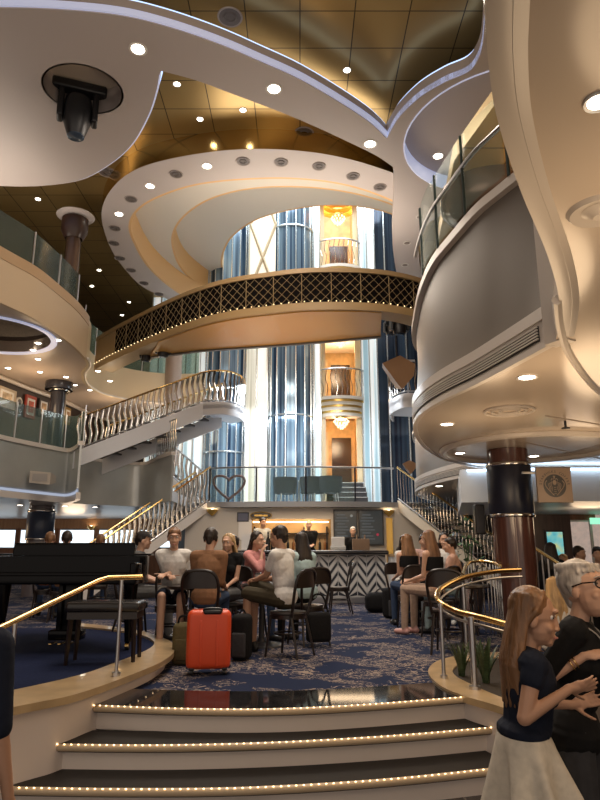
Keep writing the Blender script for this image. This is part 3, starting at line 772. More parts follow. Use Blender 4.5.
# ================================================================ landing over the bar
YF = 16.6
fe = spline([PY(186, 505, YF + .7), PY(215, 505, YF), PY(300, 505, YF - .25), PY(388, 505, YF), PY(420, 505, YF + .7)], 8)
fe = [Vector((p.x, p.y, ZL)) for p in fe]
MB().plate(xy(fe) + [(4.2, 20.2), (-4.2, 20.2)], ZL - .12, ZL).build('floor_landing', mat('landing_slab', (.45, .45, .46), .3), kind='structure')
MB().ribbon(xy(off(fe, -.015)), ZL - .13, ZL + .01, .03).build('trim_landing', mat('landing_trim', (.40, .41, .42), .25, metal=.5), kind='structure')
glass_rail('landing_glass_rail', 'glass railing with slim steel posts along the landing above the bar', [Vector((p.x, p.y + .06, ZL)) for p in fe][7:-7], .86, 1.25, post=DARKM, rail=STEEL, pr=.022)
# steps from the landing to the niche
t = thing('niche_steps', 'short steps with pale nosings rising to the golden niche', 'steps', (xc + .2, 18.9, ZL))
for k in range(5):
    MB().box((0, k * .24, .085 + k * .168), (1.0, .26, .168)).build('step', mat('stair_dark', (.05, .05, .055), .3), t)
    MB().box((0, k * .24 - .13, .16 + k * .168), (1.0, .03, .03)).build('nosing', STEELW, t)
# ================================================================ stairs
STDK = mat('stair_dark', (.05, .05, .055), .3)
WSTR = mat('white_stringer', (.72, .68, .64), .35)
def flight(name, label, p_top, p_bot, n, wvec, curve=None, strmat=WSTR, deep=.20):
    """open stair between two points on its viewer-side edge; wvec points to the far edge"""
    p_top, p_bot, wv = Vector(p_top), Vector(p_bot), Vector(wvec)
    t = thing(name, label, 'staircase', p_bot)
    d = (p_top - p_bot) / n; run = Vector((d.x, d.y, 0)); L = run.length; run.normalize()
    for k in range(n):
        a = p_bot + d * k; z = a.z + d.z
        c = [a, a + Vector((d.x, d.y, 0)) * 1.12, a + Vector((d.x, d.y, 0)) * 1.12 + wv, a + wv]
        MB().plate([(p.x, p.y) for p in c], z - .045, z).build('tread', STDK, t, True)
        e = MB().tube([Vector((c[0].x, c[0].y, z - .015)), Vector((c[3].x, c[3].y, z - .015))], .022, 6); e.build('nosing', STEELW, t, True)
    for q in (Vector((0, 0, 0)), wv):
        m = MB(); nn = Vector((-run.y, run.x, 0)) * .035
        ring = lambda P: [P + nn + Vector((0, 0, .06)), P - nn + Vector((0, 0, .06)), P - nn - Vector((0, 0, deep)), P + nn - Vector((0, 0, deep))]
        m.loft([ring(p_bot + q - d * .2), ring(p_top + q)]).build('stringer', strmat, t, True)
    return t
# right flight from the carpet up to the landing
rt, rb = Vector((2.55, 16.75, ZL)), Vector((4.75, 13.7, .5))
cur = flight('lower_staircase', 'open stair behind the crowd by the column, falling from the landing to the carpet', rt, rb, 13, (1.05, .75, 0), strmat=mat('cream_stringer', (.76, .66, .52), .4))  # stringer in a warmer cream than the other flights
balustrade('stair_balustrade', 'steel baluster railing with brass handrail on the stair nearest the column', [rt + Vector((0, 0, .06)), rb + Vector((0, 0, .06))], .86, .12, .012, .010, BRASS, stair=cur)
balustrade('stair_balustrade', 'steel railing on the far side of the stair nearest the column', [rt + Vector((1.05, .75, .06)), rb + Vector((1.05, .75, .06))], .86, .14, .012, .010, STEEL, stair=cur)
# left flight
lt, lb = Vector((-2.35, 16.75, ZL)), Vector((-5.1, 14.9, .5))
cur = flight('lower_staircase', 'open stair with white stringer behind the seated man in the white shirt', lt, lb, 13, (-.55, 1.05, 0))
balustrade('stair_balustrade', 'wavy chrome balustrade rising behind the seated man in the white shirt', [lt + Vector((0, 0, .05)), lb + Vector((0, 0, .05))], .88, .15, .03, .016, BRASS, 2.0, stair=cur)
balustrade('stair_balustrade', 'wavy chrome railing on the far side of the stair behind the white-shirted man', [lt + Vector((-.55, 1.05, .05)), lb + Vector((-.55, 1.05, .05))], .88, .17, .03, .016, BRASS, 2.0, stair=cur)
# middle flight: from the lower deck down to the landing
mt_, mb_ = Vector((-4.0, 17.75, 3.95)), Vector((-2.7, 17.95, ZL))
cur = flight('middle_staircase', 'short stair running down from the deck to the landing above the bar', mt_, mb_, 7, (.1, 1.0, 0))
balustrade('stair_balustrade', 'wavy chrome railing dropping from the deck to the landing', [mt_ + Vector((0, 0, .05)), mb_ + Vector((0, 0, .05))], .88, .15, .03, .016, STEEL, 2.0, stair=cur)
d1bz = [Vector((p.x, p.y + .06, 4.0)) for p in d1b]
balustrade('deck_balustrade', 'wavy chrome railing on top of the gray deck front behind the diagonal stair', d1bz[13:], .84, .15, .045, .018, STEEL, 2.2)
# upper flight with curved landing
ub = PY(77, 453, 15.6); ue = PY(203, 405, 16.2)
cv = [ue, PY(222, 401.5, 16.1), PY(236, 406, 16.4), PY(243.5, 416, 17.0), PY(244, 424, 17.8)]
cvz = spline([Vector((p.x, p.y, ue.z)) for p in cv], 6)
cur = ustair = flight('upper_staircase', 'diagonal stair with white stringer climbing to a curved landing before the lifts', ue, ub, 8, (.35, 1.2, 0), strmat=mat('cool_white_stringer', (.74, .75, .78), .35), deep=.36)
inner = [ue + Vector((.35, 1.2, 0)), Vector((cvz[-1].x - 1.0, cvz[-1].y + .3, ue.z))]
MB().plate(xy(cvz) + [(cvz[-1].x - .4, cvz[-1].y + .4), (ue.x + .1, ue.y + 1.3)], ue.z - .1, ue.z).build('landing_slab', mat('cool_white_stringer', (.7, .7, .7)), ustair, True)
MB().ribbon(xy(cvz), ue.z - .27, ue.z + .07, .05).build('landing_edge', mat('cool_white_stringer', (.7, .7, .7)), ustair, True)
upath = [ub + Vector((0, 0, .06)), ue + Vector((0, 0, .06))] + [p + Vector((0, 0, .06)) for p in cvz[2:]]
balustrade('stair_balustrade', 'wavy chrome balustrade along the diagonal stair and its curved landing', upath, .84, .15, .034, .020, BRASS, 1.8, stair=cur)
balustrade('stair_balustrade', 'wavy chrome railing on the far side of the diagonal stair', [ub + Vector((.35, 1.2, .06)), ue + Vector((.35, 1.2, .06))], .84, .17, .034, .020, BRASS, 1.8, stair=cur)
# mirrored landing at the other side
rl = spline([Vector((p.x, p.y, 0)) for p in (PY(420, 388, 15.4), PY(405, 388, 15.4), PY(395, 394, 15.8), PY(389, 403, 16.4), PY(392, 412, 17.2))], 6)
zrl = PY(400, 398, 15.5).z
t = thing('curved_landing', 'white curved stair landing beside the gray balcony front', 'stair landing', (rl[0].x, rl[0].y, zrl))
MB().plate(xy(rl) + [(rl[0].x + .6, 17.4)], zrl - .1, zrl).build('slab', mat('cool_white_stringer', (.7, .7, .7)), t, True)
MB().ribbon(xy(rl), zrl - .26, zrl + .1, -.05).build('edge', mat('cool_white_stringer', (.7, .7, .7)), t, True)
balustrade('deck_balustrade', 'steel railing on the curved landing beside the gray balcony front', [Vector((p.x, p.y, zrl + .1)) for p in rl][2:], .84, .14, .03, .012, STEEL)
# ================================================================ glass rails of the decks
glass_rail('deck_glass_rail', 'clear glass railing along the satin gray lower deck front', [Vector((p.x, p.y + .06, 4.12)) for p in d1][4:], .85, .8, gm=GLASSD, pr=.014)
glass_rail('deck_glass_rail', 'frosted greenish glass railing along the tan upper deck front', [Vector((p.x - .05, p.y, 7.02)) for p in dA][6:], .75, 1.0, gm=mat_glass('frost_glass', (.12, .15, .12), .38, .15), post=STEEL)
gf = [Vector((p.x, p.y, ZF)) for p in off(topS, .06)]
glass_rail('deck_glass_rail', 'tall clear glass railing with steel handrail above the gray balcony front', gf[2:46], .76, .62, gm=GLASS, post=mat('dark_green_post', (.02, .035, .03), .3, metal=.3), pr=.014, hand=.62)
glass_rail('deck_glass_rail', 'pale glass railing of the upper deck below the bridge end', [Vector((p.x - .05, p.y + .1, 6.95)) for p in dB][8:], .9, .9, gm=mat_glass('pale_green_glass', (.3, .42, .32), .3, .2))
# ================================================================ columns
def column(name, label, c, r, z0, z1, body, parts=()):
    t = thing(name, label, 'column', (c[0], c[1], z0), kind='thing')
    MB().cyl((0, 0, 0), (0, 0, z1 - z0), r, 32).build('shaft', body, t)
    for (nm, za, zb, rr, m) in parts:
        MB().lathe([(rr * .98, za - z0), (rr, za - z0 + .01), (rr, zb - z0 - .01), (rr * .98, zb - z0)], n=32).build(nm, m, t)
    return t
c = (2.92, 8.95)
tt = column('round_column', 'dark mahogany column with navy band and chrome rings by the oval planter', c, .275, 0, 2.995, MAHOG, (('navy_band', 2.10, 2.76, .30, NAVYBAND), ('chrome_ring', 2.755, 2.80, .305, CHROME), ('chrome_ring', 2.06, 2.105, .305, CHROME), ('base_ring', 0, .12, .30, BRASS)))
for a in (-1.75,): MB().box((.278 * math.cos(a), .278 * math.sin(a), 1.3), (.012, .012, 1.5)).build('seam', mat('seam_light', (.3, .22, .2), .2), tt)
t = thing('wall_speaker', 'slim dark speaker on the far side of the mahogany column', 'speaker', (2.55, 9.25, 2.05))
MB().rbox((0, 0, 0), (.14, .14, .42), .02).build('cabinet', BLACK, t); MB().box((0, -.072, 0), (.11, .004, .36)).build('grille', DARKM, t)
column('round_column', 'dark column with flared capital standing on the lower deck by the pictures', (PY(59, 390, 16.5).x, 16.5), .20, 3.06, 5.99, mat('dark_column', (.035, .035, .045), .22, coat=.3), (('capital', 5.78, 6.0, .36, mat('dark_column', (.03, .03, .04))), ('capital_ring', 5.74, 5.80, .28, CHROME)))
column('round_column', 'short column with navy band and chrome ring behind the piano', (PY(41, 520, 17.2).x, 17.2), .32, .5, 2.79, mat('grey_column', (.16, .14, .15), .25), (('navy_band', 1.95, 2.62, .35, mat('navy_band_lit', (.05, .07, .12), .3)), ('chrome_ring', 2.62, 2.69, .355, CHROME), ('chrome_ring', 1.90, 1.95, .355, CHROME)))  # band in a lighter copy of the navy, light put into its colour
cb = column('round_column', 'bronze column with white disc capital on the upper deck', (PY(76, 262, 13.6).x - .1, 13.6), .17, 6.26, 9.25, mat('bronze_column', (.10, .06, .04), .2, metal=.5))
MB().lathe([(.18, 2.93), (.40, 2.96), (.43, 2.99), (.40, 3.02), (.2, 3.02)], n=32).build('capital', RINGW, cb)
MB().lathe([(.20, 2.4), (.30, 2.6), (.30, 2.9)], n=32).build('collar', mat('brown_collar', (.04, .02, .014), .3), cb)
tc_ = column('round_column', 'taupe column under the bridge end with a black speaker on it', (PY(172, 400, 18.2).x, 18.2), .24, 4.0, 7.4, mat('taupe_column', (.42, .33, .27), .35))
t = thing('column_speaker', 'black box speaker fixed to the taupe column', 'speaker', (PY(172, 436, 17.8).x, 17.75, PY(172, 438, 17.75).z))
MB().rbox((0, 0, 0), (.40, .26, .42), .03).build('cabinet', BLACK, t); MB().box((0, -.132, 0), (.34, .006, .36)).build('grille', DARKM, t)
cq = column('round_column', 'brass column with wide dark capital behind the tall glass railing', (PY(470, 180, 7.6).x + .25, 7.7), .24, 4.46, 6.29, mat('brass_column', (.55, .38, .16), .2, metal=.9))
MB().lathe([(.24, 1.2), (.5, 1.45), (.62, 1.6), (.62, 1.84)], n=32).build('capital', mat('bronze_column', (.1, .06, .04)), cq)
# ================================================================ bar under the landing
YB = 16.75
BARW = mat('bar_wall_cream', (.62, .58, .52), .4)
xa, xb = PY(186, 520, YB).x, PY(425, 520, YB).x
bw = thing('wall_bar', 'cream bar wall', 'wall', (0, YB, .5), kind='structure')
sx0, sx1 = PY(250, 530, YB).x, PY(331, 530, YB).x
zt, zb_ = PY(300, 519, YB).z - .5, 1.15
HB = ZL - .13 - .5
MB().box(((xa + sx0) / 2, 0, HB / 2), (sx0 - xa, .12, HB)).box(((xb + sx1) / 2, 0, HB / 2), (xb - sx1, .12, HB)).box(((sx0 + sx1) / 2, 0, (HB + zt) / 2), (sx1 - sx0, .12, HB - zt)).box(((sx0 + sx1) / 2, 0, zb_ / 2), (sx1 - sx0, .12, zb_)).build('panel', BARW, bw)
MB().box(((sx0 + sx1) / 2, .62, (zt + zb_) / 2), (sx1 - sx0 + .2, .06, zt - zb_ + .3)).build('niche_back', mat('amber_niche', (.75, .50, .26), .4), bw)
MB().box(((sx0 + sx1) / 2, .34, zb_ - .03), (sx1 - sx0, .62, .06)).build('niche_shelf', DWOOD, bw)
t = thing('back_bar_shelf', 'warmly lit shelf of bottles and boxes in the opening behind the bar', 'shelf', ((sx0 + sx1) / 2, YB + .45, .5 + zb_))
MB().box((0, 0, .42), (sx1 - sx0 - .1, .24, .03)).build('shelf_board', DWOOD, t)
for s_ in (-.95, -.3, .35, .95): MB().box((s_, 0, .3), (.04, .24, .6)).build('upright', DWOOD, t)
MB().box((0, -.1, zt - zb_ - .06), (sx1 - sx0 - .1, .05, .03)).build('light_strip', emis('amber_strip', (1, .68, .34), 9), t)
bcols = [(.05, .12, .04), (.25, .10, .03), (.02, .02, .02), (.5, .4, .2), (.10, .03, .02), (.55, .5, .42)]
def bottle_mesh(i):
    h = .30
    m = MB().lathe([(.001, 0), (.036, .0), (.036, .17), (.014, .22), (.013, h), (.001, h)], n=10)
    o = m.build('bottle', mat('bottle_%d' % i, bcols[i], .1)); me = o.data; bpy.data.objects.remove(o); return me
BOT = [bottle_mesh(i) for i in range(6)]
words_ = ['green', 'amber', 'black', 'golden', 'dark red', 'pale']
ordn = ['first', 'second', 'third', 'fourth', 'fifth', 'sixth', 'seventh', 'eighth', 'ninth', 'tenth', 'eleventh', 'twelfth', 'thirteenth', 'fourteenth', 'fifteenth', 'sixteenth', 'seventeenth', 'eighteenth', 'nineteenth', 'twentieth']
def place(me, name, label, cat, loc, group=None, rz=0):
    o = bpy.data.objects.new(name, me); COL.objects.link(o); o.location = loc; o.rotation_euler = (0, 0, rz)
    return tag(o, label, cat, group)
for k in range(14):
    x = sx0 + .14 + k * (sx1 - sx0 - .28) / 13
    i = (k * 5 + 2) % 6
    place(BOT[i], 'bottle', '%s bottle on the lit back bar, %s from the end away from the menus' % (words_[i], ordn[k]), 'bottle', (x, YB + .38, .5 + zb_), 'bottles on the back bar')
# oval sign
t = thing('oval_sign', 'dark oval sign with gilded rim over the bar opening', 'sign', PY(261, 515.5, YB - .14))
def oval(a, b, y, n=32): return [Vector((a * math.cos(2 * PI * k / n), y, b * math.sin(2 * PI * k / n))) for k in range(n)]
MB().loft([oval(.28, .095, .06), oval(.28, .095, 0)]).build('plaque', mat('sign_dark', (.02, .018, .02), .3), t)
MB().tube(oval(.27, .088, -.004), .012, 6, closed=True).build('rim', GOLDP, t)
m = MB()
for k in range(7): m.box((-.15 + k * .05, -.006, .0), (.034, .008, .05 if k % 2 else .04))
m.build('gilt_emblem', GOLDP, t)
# menu screens
SCR = mat('menu_screen', (.02, .025, .03), .25, emit=(.10, .13, .14), es=.12)
TXT = emis('menu_text', (.55, .62, .66), .18)
def menu(u0, u1, label, dot):
    a, b = PY(u0, 527, YB - .12), PY(u1, 527, YB - .12); zt_, zb2 = PY(358, 509.5, YB - .12).z, PY(358, 545.5, YB - .12).z
    W, H = b.x - a.x, zt_ - zb2
    t = thing('menu_screen', label, 'screen', ((a.x + b.x) / 2, YB - .12, zb2))
    MB().box((0, 0, H / 2), (W, .06, H)).build('bezel', BLACK, t)
    MB().box((0, -.032, H / 2), (W - .07, .006, H - .08)).build('display', SCR, t)
    m = MB()
    for k in range(9): m.box((-W * .18 + (.02 if k % 3 else 0), -.037, H - .14 - k * .075), (W * (.34 + .12 * ((k * 7) % 3)), .002, .016))
    m.build('menu_lines', TXT, t)
    MB().disc((W * .25, -.038, H * (.82 if dot else .3)), .035, (0, -1, 0), 14).build('menu_spot', emis('menu_red', (.6, .06, .10), .5) if not dot else emis('menu_pale', (.5, .5, .45), .4), t)
menu(333.5, 357.5, 'dark menu screen closest to the bar opening', True)
menu(358.5, 383.5, 'dark menu screen with a small red spot, next to the stair', False)
# counter
YC = 14.9
c0, c1 = PY(233, 575, YC).x, PY(386, 575, YC).x
ctr = thing('bar_counter', 'long bar counter with dark top and black and white herringbone front', 'bar counter', ((c0 + c1) / 2, YC, .5))
Wc = c1 - c0
MB().box((0, .30, .52), (Wc, .55, 1.04)).build('body', mat('bar_body', (.5, .5, .5), .3), ctr)
MB().rbox((0, .22, 1.09), (Wc + .12, .78, .09), .03).build('countertop', mat('dark_countertop', (.02, .018, .02), .15), ctr)
MB().box((0, .02, .06), (Wc, .04, .12)).build('kick_strip', STEEL, ctr)
HW = mat('herringbone_white', (.68, .67, .65), .3); HB_ = mat('herringbone_black', (.04, .045, .06), .25)
hb = MB(); nb = round(Wc / .44); per = Wc / nb
for k in range(nb):
    for r in range(-4, 14):
        for s_ in (0, 1):
            xL = -Wc / 2 + k * per + s_ * per / 2
            z0 = r * .11 + (0 if s_ == 0 else .27); z1 = z0 + (.27 if s_ == 0 else -.27)
            q = [(xL + .008, z0), (xL + per / 2 - .008, z1), (xL + per / 2 - .008, z1 + .082), (xL + .008, z0 + .082)]
            q = [(x, min(max(z, .13), 1.03)) for x, z in q]
            if q[2][1] - q[1][1] > .01 or q[3][1] - q[0][1] > .01:
                hb.add([(x, .018, z) for x, z in q] + [(x, .03, z) for x, z in q], [(0, 1, 2, 3), (4, 7, 6, 5), (0, 4, 5, 1), (1, 5, 6, 2), (2, 6, 7, 3), (3, 7, 4, 0)], 1 if r % 2 else 0)
hb.build('herringbone_front', [HW, HB_], ctr, smooth=0)
# rounded fluted end
fl0 = [PZ(386, 601, .5), PZ(402, 602.5, .5), PZ(425, 600, .5), PZ(445, 594, .5)]
fp = spline([Vector((1.99, 14.93, 0)), Vector((2.3, 14.80, 0)), Vector((2.7, 14.92, 0)), Vector((3.05, 15.35, 0))], 8)
fl = thing('fluted_counter', 'curved white fluted counter end with pale wood top beside the menu screens', 'bar counter', (fp[0].x, fp[0].y, .5))
P = resample(fp, .055); m = MB(); rings = []
for i, p in enumerate(P):
    t_ = (P[min(i + 1, len(P) - 1)] - P[max(i - 1, 0)]).normalized(); nn = Vector((t_.y, -t_.x, 0)); o_ = .022 if i % 2 else 0
    rings.append([p + nn * o_ + Vector((0, 0, .5)), p - nn * .2 + Vector((0, 0, .5)), p - nn * .2 + Vector((0, 0, 1.50)), p + nn * o_ + Vector((0, 0, 1.50))])
m.loft(rings).build('fluted_front', mat('fluted_white', (.74, .76, .78), .35), fl, True, smooth=0)
MB().ribbon([(p.x, p.y) for p in off(fp, -.05)], 1.50, 1.56, .5).build('top', RIMW, fl, True)
# things on the counter
zc = .5 + 1.137
def on(u, y=YC + .2): return Vector((PY(u, 550, y).x, y, zc))
q = on(338); t = thing('cash_register', 'small pale cash register on the bar in front of the menu screens', 'register', q)
MB().rbox((0, 0, .05), (.34, .3, .1), .02).build('base', mat('pale_grey_plastic', (.6, .6, .58), .4), t); MB().rbox((0, -.05, .2), (.3, .04, .2), .015).build('display', mat('pale_screen', (.75, .75, .74), .3), t); MB().cyl((0, 0, .1), (0, 0, .16), .03).build('neck', DARKM, t)
for (u, lb) in ((357, 'first brown drink carrier on the bar by the menu screens'), (365, 'second brown drink carrier on the bar by the fluted counter')):
    q = on(u); t = thing('cup_carrier', lb, 'box', q)
    MB().rbox((0, 0, .13), (.2, .2, .26), .01).build('carton', mat('kraft_brown', (.25, .16, .10), .7), t); MB().box((0, 0, .30), (.02, .16, .1)).build('handle', mat('kraft_brown', (.25, .16, .1)), t)
for (u, i, lb) in ((268, 2, 'tall dark bottle on the counter beside the barista in white'), (273, 2, 'dark bottle on the counter between the two baristas'), (277, 5, 'pale bottle on the counter between the two baristas')):
    place(BOT[i], 'bottle', lb, 'bottle', on(u), None).scale = (1.5, 1.5, 1.4)
q = on(247); t = thing('notice_stand', 'white notice standing on the far end of the bar', 'notice', q)
MB().box((0, 0, .2), (.26, .02, .36)).build('card', mat('paper_white', (.8, .8, .8), .6), t); MB().box((0, 0, .01), (.26, .12, .02)).build('foot', STEEL, t)
t = thing('wall_poster', 'small dark framed poster on the cream bar wall', 'poster', PY(243, 517, YB - .08))
MB().box((0, 0, 0), (.30, .03, .24)).build('frame', DARKM, t); MB().box((0, -.018, 0), (.25, .006, .19)).build('print', mat('dark_print', (.12, .13, .2), .4), t)
t = thing('wall_poster', 'white notice on the bar wall under the small dark poster', 'poster', PY(245, 530, YB - .08))
MB().box((0, 0, 0), (.34, .02, .5)).build('sheet', mat('paper_white', (.8, .8, .8)), t)
def sconce(name, u, v, y, label, rod=True):
    t = thing('wall_sconce', label, 'lamp', PY(u, v, y))
    MB().lathe([(.02, -.02), (.13, .08), (.15, .14), (.13, .14), (.02, .02)], n=16).build('bowl', GOLDP, t)
    MB().ball((0, 0, .10), .06, 10).build('bulb', LAMPW, t)
    if rod: MB().box((0, .02, -.6), (.16, .08, 1.1)).build('gilt_pilaster', GOLDP, t)
    return t
sconce('s', 389, 516, YB - .16, 'gold wall sconce above a gilt pilaster beside the menu screens')
sconce('s', 212, 515, YB - .16, 'small glowing wall sconce on the bar wall near the chrome stair', False)
t = sconce('s', 91, 530, 24.0, 'glowing wall sconce on the lit wood wall under the gray deck', False)
# ================================================================ far right: wood wall, poster, doorway
YW = 14.6
RW = thing('wall_right_far', 'dark brown wood wall', 'wall', (7, YW, 0), kind='structure')
xw0, xw1 = PY(527, 540, YW).x, 9.8
MB().box(((xw0 + PY(571, 540, YW).x) / 2 - 7, 0, 1.21), (PY(571, 540, YW).x - xw0, .12, 2.42)).build('panel', mat('walnut_panel', (.075, .045, .038), .35, noise=.25, nscale=4, stretch=(5, 1, .5)), RW)
MB().box((PY(583, 540, YW).x - 7, .02, 2.36), (.62, .12, .12)).build('lintel_panel', WOODB, RW)
MB().box((9.8 - 7 - .9, .02, 1.21), (2.6, .12, 2.42)).build('side_panel', mat('walnut_panel', (.075, .045, .04)), RW)
MB().box((PY(583, 540, YW + .9).x - 7, .9, 1.4), (1.1, .08, 2.7)).build('lit_room', mat('lit_room', (.55, .42, .36), .5, emit=(.9, .7, .6), es=.35, noise=.4, nscale=6), RW)
t = thing('door_1', 'white framed glass doors', 'door', (PY(583, 545, YW).x, YW + .2, 0), kind='structure')
for s_ in (-.3, .3): MB().box((s_, 0, 1.15), (.05, .06, 2.3)).build('frame', mat('white_frame', (.7, .68, .66), .4), t)
MB().box((0, 0, 2.3), (.65, .06, .06)).build('frame_head', mat('white_frame', (.7, .68, .66)), t)
# small green exit sign over the doors
t = thing('exit_sign', 'small green lit exit sign above the doors near the picture edge', 'sign', PY(597, 521, YW - .1))
MB().box((0, 0, 0), (.30, .05, .14)).build('housing', mat('exit_green', (.1, .5, .3), .4, emit=(.35, .9, .6), es=1.0), t)
# bright poster
pa, pb = PY(546, 532, YW - .08), PY(564, 557, YW - .08)
t = thing('display_poster', 'bright turquoise and yellow lit poster on the brown wood wall', 'poster', ((pa.x + pb.x) / 2, YW - .08, (pa.z + pb.z) / 2))
pw, ph = pb.x - pa.x, pa.z - pb.z
def poster_mat():
    m = bpy.data.materials.new('poster_print'); m.use_nodes = True; nt = m.node_tree; b = _bsdf(m)
    tc = nt.nodes.new('ShaderNodeTexCoord'); n = nt.nodes.new('ShaderNodeTexNoise'); n.inputs['Scale'].default_value = 3.2; n.inputs['Detail'].default_value = 2
    rp = nt.nodes.new('ShaderNodeValToRGB'); e = rp.color_ramp.elements
    e[0].position = .35; e[0].color = (.05, .45, .62, 1); e[1].position = .62; e[1].color = (.75, .82, .35, 1)
    k = e.new(.5); k.color = (.25, .75, .80, 1)
    nt.links.new(tc.outputs['Object'], n.inputs['Vector']); nt.links.new(n.outputs['Fac'], rp.inputs[0]); nt.links.new(rp.outputs[0], b.inputs['Base Color'])
    nt.links.new(rp.outputs[0], b.inputs['Emission Color']); b.inputs['Emission Strength'].default_value = .5
    return m
MB().box((0, 0, 0), (pw + .08, .05, ph + .08)).build('frame', DARKM, t); MB().box((0, -.03, 0), (pw, .01, ph)).build('print', poster_mat(), t)
# descending rail on the far side of the column
ra, rb2 = PY(530, 545, 10.4), PY(574, 574, 9.4)
t = thing('descending_handrail', 'brass handrail sloping down beyond the mahogany column on steel posts', 'handrail', ra)
MB().tube([ra + Vector((-.4, .1, .1)), ra, rb2, rb2 + Vector((.5, -.4, -.3))], .028, 10).build('rail_bar', BRASS, t, True)
for k in range(8):
    p = ra.lerp(rb2, k / 7); MB().cyl((p.x, p.y, max(0, p.z - 1.0)), p, .014, 8).build('post', STEEL, t, True)
# far left rail: second baluster run behind the planter
ba, bb_ = PY(470, 561, 9.6), PY(492, 562, 9.0)
t = thing('far_handrail', 'short brass handrail on close chrome balusters behind the planter', 'handrail', ba)
pth = spline([PY(462, 575, 8.6), PY(468, 563, 9.2), PY(480, 561, 9.4), PY(494, 563, 9.0), PY(500, 566, 8.6)], 5)
MB().tube(pth, .026, 10).build('rail_bar', BRASS, t, True)
for p in resample(pth, .11): MB().cyl((p.x, p.y, .5), p, .011, 6).build('baluster', CHROME, t, True)
# ================================================================ people
SKIN = mat('skin_fair', (.60, .36, .25), .5, sss=.1)
SKINT = mat('skin_tan', (.48, .27, .175), .5)
EYEW = mat('eye_white', (.75, .72, .70), .2); IRIS = mat('eye_dark', (.03, .02, .015), .15)
LIP = mat('lip', (.50, .20, .17), .4)
def cloth(name, c, b=.25): return mat('cloth_' + name, c, .85, spec=.2, noise=.10, nscale=30, bump=b, bscale=18)
def hairm(name, c): return mat('hair_' + name, c, .42, noise=.45, nscale=26, stretch=(1, 1, .12), bump=.5, bscale=40)
def remesh(mb, name, m, parent, vox, smooth=2, world=False):
    me = bpy.data.meshes.new('tmp'); me.from_pydata([tuple(p) for p in mb.v], [], mb.f)
    bm = bmesh.new(); bm.from_mesh(me); bmesh.ops.recalc_face_normals(bm, faces=bm.faces); bm.to_mesh(me); bm.free()
    o = bpy.data.objects.new('tmp', me); COL.objects.link(o)
    r = o.modifiers.new('r', 'REMESH'); r.mode = 'VOXEL'; r.voxel_size = vox
    if smooth:
        s_ = o.modifiers.new('s', 'SMOOTH'); s_.iterations = smooth; s_.factor = .5
    dg = bpy.context.evaluated_depsgraph_get(); dg.update()
    m2 = bpy.data.meshes.new_from_object(o.evaluated_get(dg)); m2.name = name
    bpy.data.objects.remove(o); bpy.data.meshes.remove(me)
    m2.materials.clear(); m2.materials.append(m); m2.shade_smooth()
    return link(name, m2, parent)
def ik(S, W, a, b, hint):
    S, W, hint = Vector(S), Vector(W), Vector(hint)
    d = W - S; L = min(d.length, (a + b) * .995); d.normalize()
    x = (a * a - b * b + L * L) / (2 * L); h = math.sqrt(max(a * a - x * x, 0))
    n = hint - d * hint.dot(d)
    if n.length < 1e-4: n = Vector((0, -1, 0))
    n.normalize()
    return S + d * x + n * h, S + d * L
def hand(m, W, d, n, s, side=1, curl=.35, spread=.10, detail=True):
    """palm, four bent fingers of different lengths, a thumb from the side of the palm. d: along the fingers, n: way the palm faces"""
    d = Vector(d).normalized(); n = (Vector(n) - d * Vector(n).dot(d)).normalized(); l = d.cross(n) * side   # l points to the thumb side
    W = Vector(W)
    R = Matrix((l, d, n)).transposed()
    m.ball(W + d * .045 * s, (.038 * s, .052 * s, .016 * s), 10, R=R)
    m.cone(W - d * .01 * s, W + d * .03 * s, .024 * s, .024 * s, 8)
    for i, (o, L) in enumerate(((.027, .070), (.009, .078), (-.009, .073), (-.027, .057))):
        p = W + (d * (.082 - abs(o) * .15) + l * o) * s; fd = (d + l * spread * (1.5 - i) * .8).normalized(); r = .0092 * s
        for k, q in enumerate((.42, .32, .26)):
            a = curl * (k + .6) * (1 + .12 * i); v = fd * math.cos(a) + n * math.sin(a)
            e = p + v * L * q * s; m.cone(p, e, r, r * .9, 7); p = e; r *= .9
    p = W + (d * .018 + l * .028) * s; td = (d * .55 + l * .8 + n * .25).normalized(); r = .0115 * s
    for k, q in enumerate((.038, .030, .024)):
        td2 = (td + d * .22 * k + n * curl * .35 * k).normalized(); e = p + td2 * q * s; m.cone(p, e, r, r * .88, 7); p = e; r *= .9
